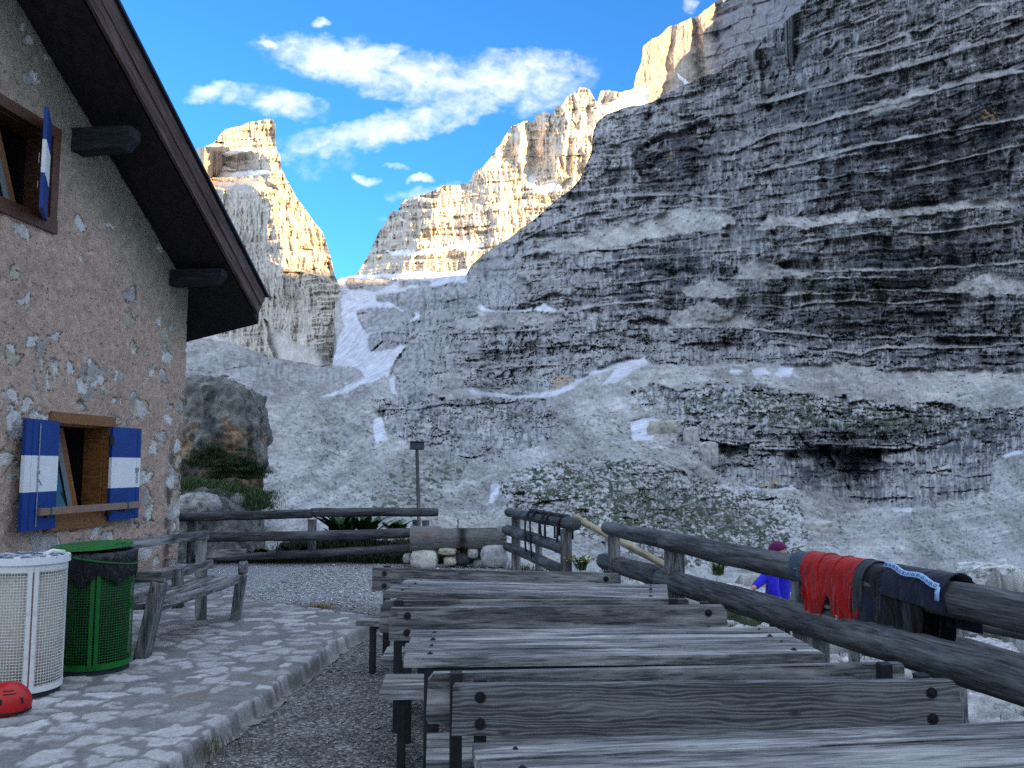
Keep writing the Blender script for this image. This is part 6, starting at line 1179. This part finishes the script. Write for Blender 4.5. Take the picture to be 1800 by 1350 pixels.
LIM = NT('limestone_block'); _v = LIM.mp(); _c = LIM.mix(1.0, LIM.attr('Col'), LIM.ramp(LIM.noise(_v, 3.0, 9, .7), [(.32, .35), (.5, 1.0), (.7, 1.25)]), 'MULTIPLY'); _k = LIM.noise(LIM.mp((1, 1, 2.5)), 2.2, 6, .7, 1.5); _c = LIM.mix(LIM.ramp(LIM.math('ABSOLUTE', LIM.math('SUBTRACT', _k, .5)), [(.0, .9), (.014, 0.0)]), _c, (.03, .032, .03)); LIM.col(_c); LIM.bump(LIM.noise(_v, 6, 8, .7), 1.0, .06); LIM = LIM.set(.9, 0, .2)
_rs = random.Random(12)
for k, (u, v, rx, rz, where) in enumerate([(1635, 990, 66, 17, 'long white limestone slab just above the black trousers'), (1738, 1010, 50, 14, 'white limestone slab at the right edge, beyond the lettered tape'), (1565, 1012, 30, 9, 'small white limestone block above the red fleece'), (1795, 1032, 36, 13, 'white limestone block cut by the right edge, above the top log'),
        (1290, 1022, 50, 13, 'white limestone block left of the person, seen between the two logs'), (1352, 1040, 40, 12, 'white limestone block directly beside the person'), (1140, 1050, 46, 12, 'white limestone block beyond the right end of the farthest table'), (1232, 1048, 34, 11, 'white limestone block right of the second post of the near right fence'),
        (1620, 1118, 80, 26, 'broad white limestone block under the hung trousers, above the lower fence rail'), (1735, 1150, 70, 24, 'broad white limestone block right of the lower fence post'), (1560, 1085, 40, 15, 'white limestone block behind the hanging navy jacket'), (1790, 1100, 46, 18, 'white limestone block between the two rails of the lower fence'), (1660, 1190, 70, 24, 'white limestone block below the lower fence, nearest the low log'), (1480, 1060, 36, 13, 'white limestone block seen under the red fleece')]):
    p = PZ(u, v, -1.1); s_ = p.y / 1500; rock('limestone_block', Vector((p.x, p.y, gh_(p.x, p.y) + rz * s_ * .25)), (rx * s_, rx * s_ * .9, rz * s_ * 1.25), 130 + k, where, 'white limestone blocks below the right fences', 5, (.56, .565, .56), (.16, .165, .17), .14, mat=LIM, sq=.45, rot=0.0)
def scree_stones():
    rs = np.random.RandomState(21); regs = [((1140, 1840), (650, 705), 260), ((900, 1200), (700, 860), 300), ((440, 760), (690, 980), 420), ((1200, 1840), (850, 990), 520), ((760, 1420), (840, 990), 700), ((640, 900), (820, 960), 260)]
    U = []; Vv = []
    for (a, b, n) in regs: U.append(rs.uniform(*a, n)); Vv.append(rs.uniform(*b, n))
    U = np.concatenate(U); Vv = np.concatenate(Vv); S = tps(CTRL, U, Vv) * .988; P = CAM + ray(U, Vv) * S[:, None]; px = .8 + 2.6 * rs.rand(len(U)) ** 3 + 1.6 * ss(Vv, 840, 980) * rs.rand(len(U)) ** 2; g = .17 + .26 * rs.rand(len(U))
    o = pebbles('scree_blocks', P[:, 0], P[:, 1], P[:, 2], px * S / 1500, 22, PEB, np.stack([g, g * .985, g * .93], -1)); tag(o, 'loose grey blocks strewn over the scree slopes', 'scree', kind='stuff')
scree_stones()
def blades(name, centers, n, h, w, colr, seed, label, cat='grass', spread=.3, kind=None, leaf=False, up=.7, group=None):
    rs = np.random.RandomState(seed); C = np.asarray(centers, float); m = len(C) * n; c = np.repeat(C, n, 0) + np.stack([rs.randn(m) * spread * .5, rs.randn(m) * spread * .5, rs.rand(m) * .02], -1)
    a = rs.rand(m) * 6.283; hh = h * (.5 + .8 * rs.rand(m)); lean = (1 - up) * hh * (.4 + rs.rand(m)) * 1.3; dx = np.cos(a); dy = np.sin(a); sx = -dy; sy = dx; ww = w * (.6 + .7 * rs.rand(m)); V = []
    prof = ((0, .5), (.4, 1), (.75, .7), (1, .05)) if not leaf else ((0, .12), (.35, .25), (.55, 1.0), (.8, .95), (1, .1))
    for t, k in prof:
        x = c[:, 0] + dx * lean * t ** 1.8; y = c[:, 1] + dy * lean * t ** 1.8; z = c[:, 2] + hh * t * (1 - .25 * t); V.append(np.stack([x - sx * ww * k, y - sy * ww * k, z], -1)); V.append(np.stack([x + sx * ww * k, y + sy * ww * k, z + .1 * ww * k], -1))
    q = len(prof); V = np.stack(V, 1); F_ = np.array([[2 * i, 2 * i + 1, 2 * i + 3, 2 * i + 2] for i in range(q - 1)]); Fq = (F_[None] + (np.arange(m) * 2 * q)[:, None, None]).reshape(-1, 4)
    cc = np.array(colr)[None] * (.5 + .9 * rs.rand(m, 1)); cc[:, 0] *= 1 + .8 * rs.rand(m) ** 3; Cc = np.repeat(cc[:, None], 2 * q, 1)
    if 'leafmat' not in bpy.data.materials: t = NT('leafmat'); t.col(t.attr('Col')); t.b.inputs['Subsurface Weight'].default_value = 0; t.set(.6, 0, .3)
    o = np_mesh(name, V, Fq, bpy.data.materials['leafmat'], attrs={'Col': Cc}); tag(o, label, cat, group, kind); return o
def gh(x, y): return float(ground_h(np.array([[x]]), np.array([[y]]))[0][0, 0])
# grass strips
rs = random.Random(3); cs = []
for k in range(900): t = rs.random(); x = -5.3 + t * 4.9; y = 14.95 + rs.uniform(-.2, 1.5); cs.append((x, y, gh(x, y) + .0))
blades('grass', cs, 26, .17, .006, (.020, .042, .013), 1, 'dark grass growing along the foot of the left log fence', spread=.2, kind='stuff')
cs = []
for k in range(700):
    f = rs.random(); i = rs.choice([(-.1, 14.6, .95, 10.6), (1.0, 10.0, 3.0, 2.6), (1.0, 10.0, 3.0, 2.6)]); x = i[0] + (i[2] - i[0]) * f + abs(rs.gauss(.35, .35)); y = i[1] + (i[3] - i[1]) * f + rs.uniform(-.1, .3); cs.append((x, y, gh(x, y)))
blades('grass', cs, 11, .13, .005, (.035, .055, .02), 2, 'grass and small plants growing below the right log fences', spread=.25, kind='stuff')
cs = []
for k in range(300): x = rs.uniform(2.9, 5.2); y = rs.uniform(3.6, 6.6); cs.append((x, y, gh(x, y)))
blades('grass', cs, 16, .22, .006, (.05, .09, .035), 3, 'rough green grass below the near end of the right log fence', spread=.3, kind='stuff')
cs = []
for k in range(260): x = rs.uniform(1.5, 12); y = rs.uniform(5, 20); cs.append((x, y, gh(x, y)))
blades('grass', cs, 30, .09, .005, (.035, .06, .02), 4, 'grass tufts in the hollows between the white limestone blocks', spread=.5, kind='stuff')
# leafy plants behind the left fence
for k, (u, v, Y, n, h, lb) in enumerate([(600, 950, 15.6, 34, .55, 'broad-leaved green plant behind the left fence, left of the tall post'), (645, 952, 15.7, 30, .52, 'broad-leaved green plant behind the left fence, nearest the tall post'), (520, 985, 15.3, 16, .30, 'low broad-leaved plant between the lower rails of the left fence'), (694, 945, 15.8, 12, .35, 'small sprig just left of the tall post'), (462, 985, 15.3, 20, .24, 'low dark plant behind the lower rail near the curved bench')]):
    p = lp(u, v, Y); blades('plant', [(p.x, p.y, p.z - .02)], n * 2, h, .075, (.022, .075, .014), 40 + k, lb, 'plant', .16, None, True, .5, 'broad-leaved plants behind the left fence')
for k, (u, v, Y, lb, co) in enumerate([(1022, 1003, 10.6, 'small yellow flowering plant at the foot of the end post of the middle fence', (.45, .40, .03)), (1070, 1005, 10.2, 'pale flowering plant in the gap between the middle and near right fences', (.35, .42, .22)), (1150, 1045, 9.3, 'small green plant under the near right fence, behind the farthest table', (.20, .30, .08)), (1262, 1012, 11.5, 'dark tuft on the white rock left of the person', (.05, .09, .03))]):
    p = lp(u, v, Y); r = blades('plant', [(p.x, p.y, p.z)], 80, .20, .012, (.07, .12, .04), 60 + k, lb, 'plant', .05, None, False, .3, 'small plants by the right fences')
    if k < 3: f = blades('flowers', [(p.x, p.y, p.z + .12)], 46, .035, .014, co, 70 + k, None, None, .30, None, True, .3); par(f, r); [f.pop(q) for q in ('label', 'category') if q in f]
p = PZ(545, 1069, .02); blades('grass_tuft', [(p.x + .1, p.y, .0)], 260, .075, .003, (.16, .14, .05), 80, 'dry yellow-green grass tuft at the far edge of the patio', 'grass', .2, 'stuff')
p = PZ(285, 1345, .0); blades('grass_tuft', [(p.x + .15, p.y + .15, .0)], 240, .10, .003, (.09, .10, .05), 81, 'weedy tuft at the near foot of the patio edge', 'grass', .25, 'stuff')
p = PZ(115, 1150, .1)
# grassy ledge and dwarf pines at the boulder
cs = []
for k in range(900): u = rs.uniform(322, 452); v = 852 + (452 - u) * -.08 + rs.uniform(0, 32) + (u - 322) * .12; q = lp(u, v, 26 + rs.uniform(-1.5, 1.5)); cs.append(tuple(q))
blades('grass', cs, 60, .12, .008, (.022, .06, .014), 90, 'dark green grassy ledge between the tall boulder and the low boulder', spread=.6, kind='stuff')
def shrub(c, rad, n, seed, label):
    rs = np.random.RandomState(seed); r = empty('dwarf_pine', c); tag(r, label, 'shrub', 'dwarf pines at the foot of the tall boulder'); d = rs.randn(n, 3); d /= np.linalg.norm(d, axis=1)[:, None]; d[:, 2] = np.abs(d[:, 2]) * 1.1 - .15
    tip = d * np.array(rad) * (.45 + .6 * rs.rand(n, 1)) * (1 + .3 * np.sin(d[:, :1] * 7 + seed)); cc = np.array(c)[None] + tip; o = blades('foliage', cc, 60, .13, .006, (.016, .042, .014), seed, None, None, .24, None, False, .35); [o.pop(q) for q in ('label', 'category') if q in o]; par(o, r)
    bm = bmesh.new()
    for k in range(14): t = Vector(tuple(tip[k])) * .9; bm_tube(bm, [Vector(c), Vector(c) + t * .5 + Vector((0, 0, -.05)), Vector(c) + t], [.05, .03, .01], 5)
    obj('branches', bm, m_plain('pine_bark', (.06, .045, .035), .9) if 'pine_bark' not in bpy.data.materials else bpy.data.materials['pine_bark'], r)
shrub(lp(420, 838, 27.2), (.85, .6, .75), 230, 101, 'dark dwarf pine at the right foot of the tall boulder'); shrub(lp(372, 818, 27.6), (.65, .5, .62), 170, 102, 'dark dwarf pine in front of the middle of the tall boulder')
# post with a box on top
pr_ = empty('tall_post', lp(736, 905, 15.2)); tag(pr_, 'tall thin weathered post with a small dark box on top behind the trough', 'post'); a_ = lp(737, 940, 15.2); b_ = lp(733, 790, 15.2)
bm = bmesh.new(); bm_cyl(bm, (0, 0, 0), (0, 0, (b_ - a_).length), .034, .030, 12); obj('pole', bm, WZ, pr_, loc=a_, rot=(b_ - a_).to_track_quat('Z', 'Y').to_euler())
bm = bmesh.new(); bm_box(bm, (0, 0, 0), (.24, .16, .13)); obj('box', bm, m_plain('dark_box', (.05, .06, .07), .6), pr_, bevel=.012, loc=b_ + Vector((0, 0, .06)), rot=(0, 0, R(15)))
bm = bmesh.new(); bm_box(bm, (0, 0, 0), (.27, .19, .02)); obj('lid', bm, m_plain('dark_box_lid', (.03, .035, .04), .6), pr_, bevel=.004, loc=b_ + Vector((0, 0, .135)), rot=(0, 0, R(15)))
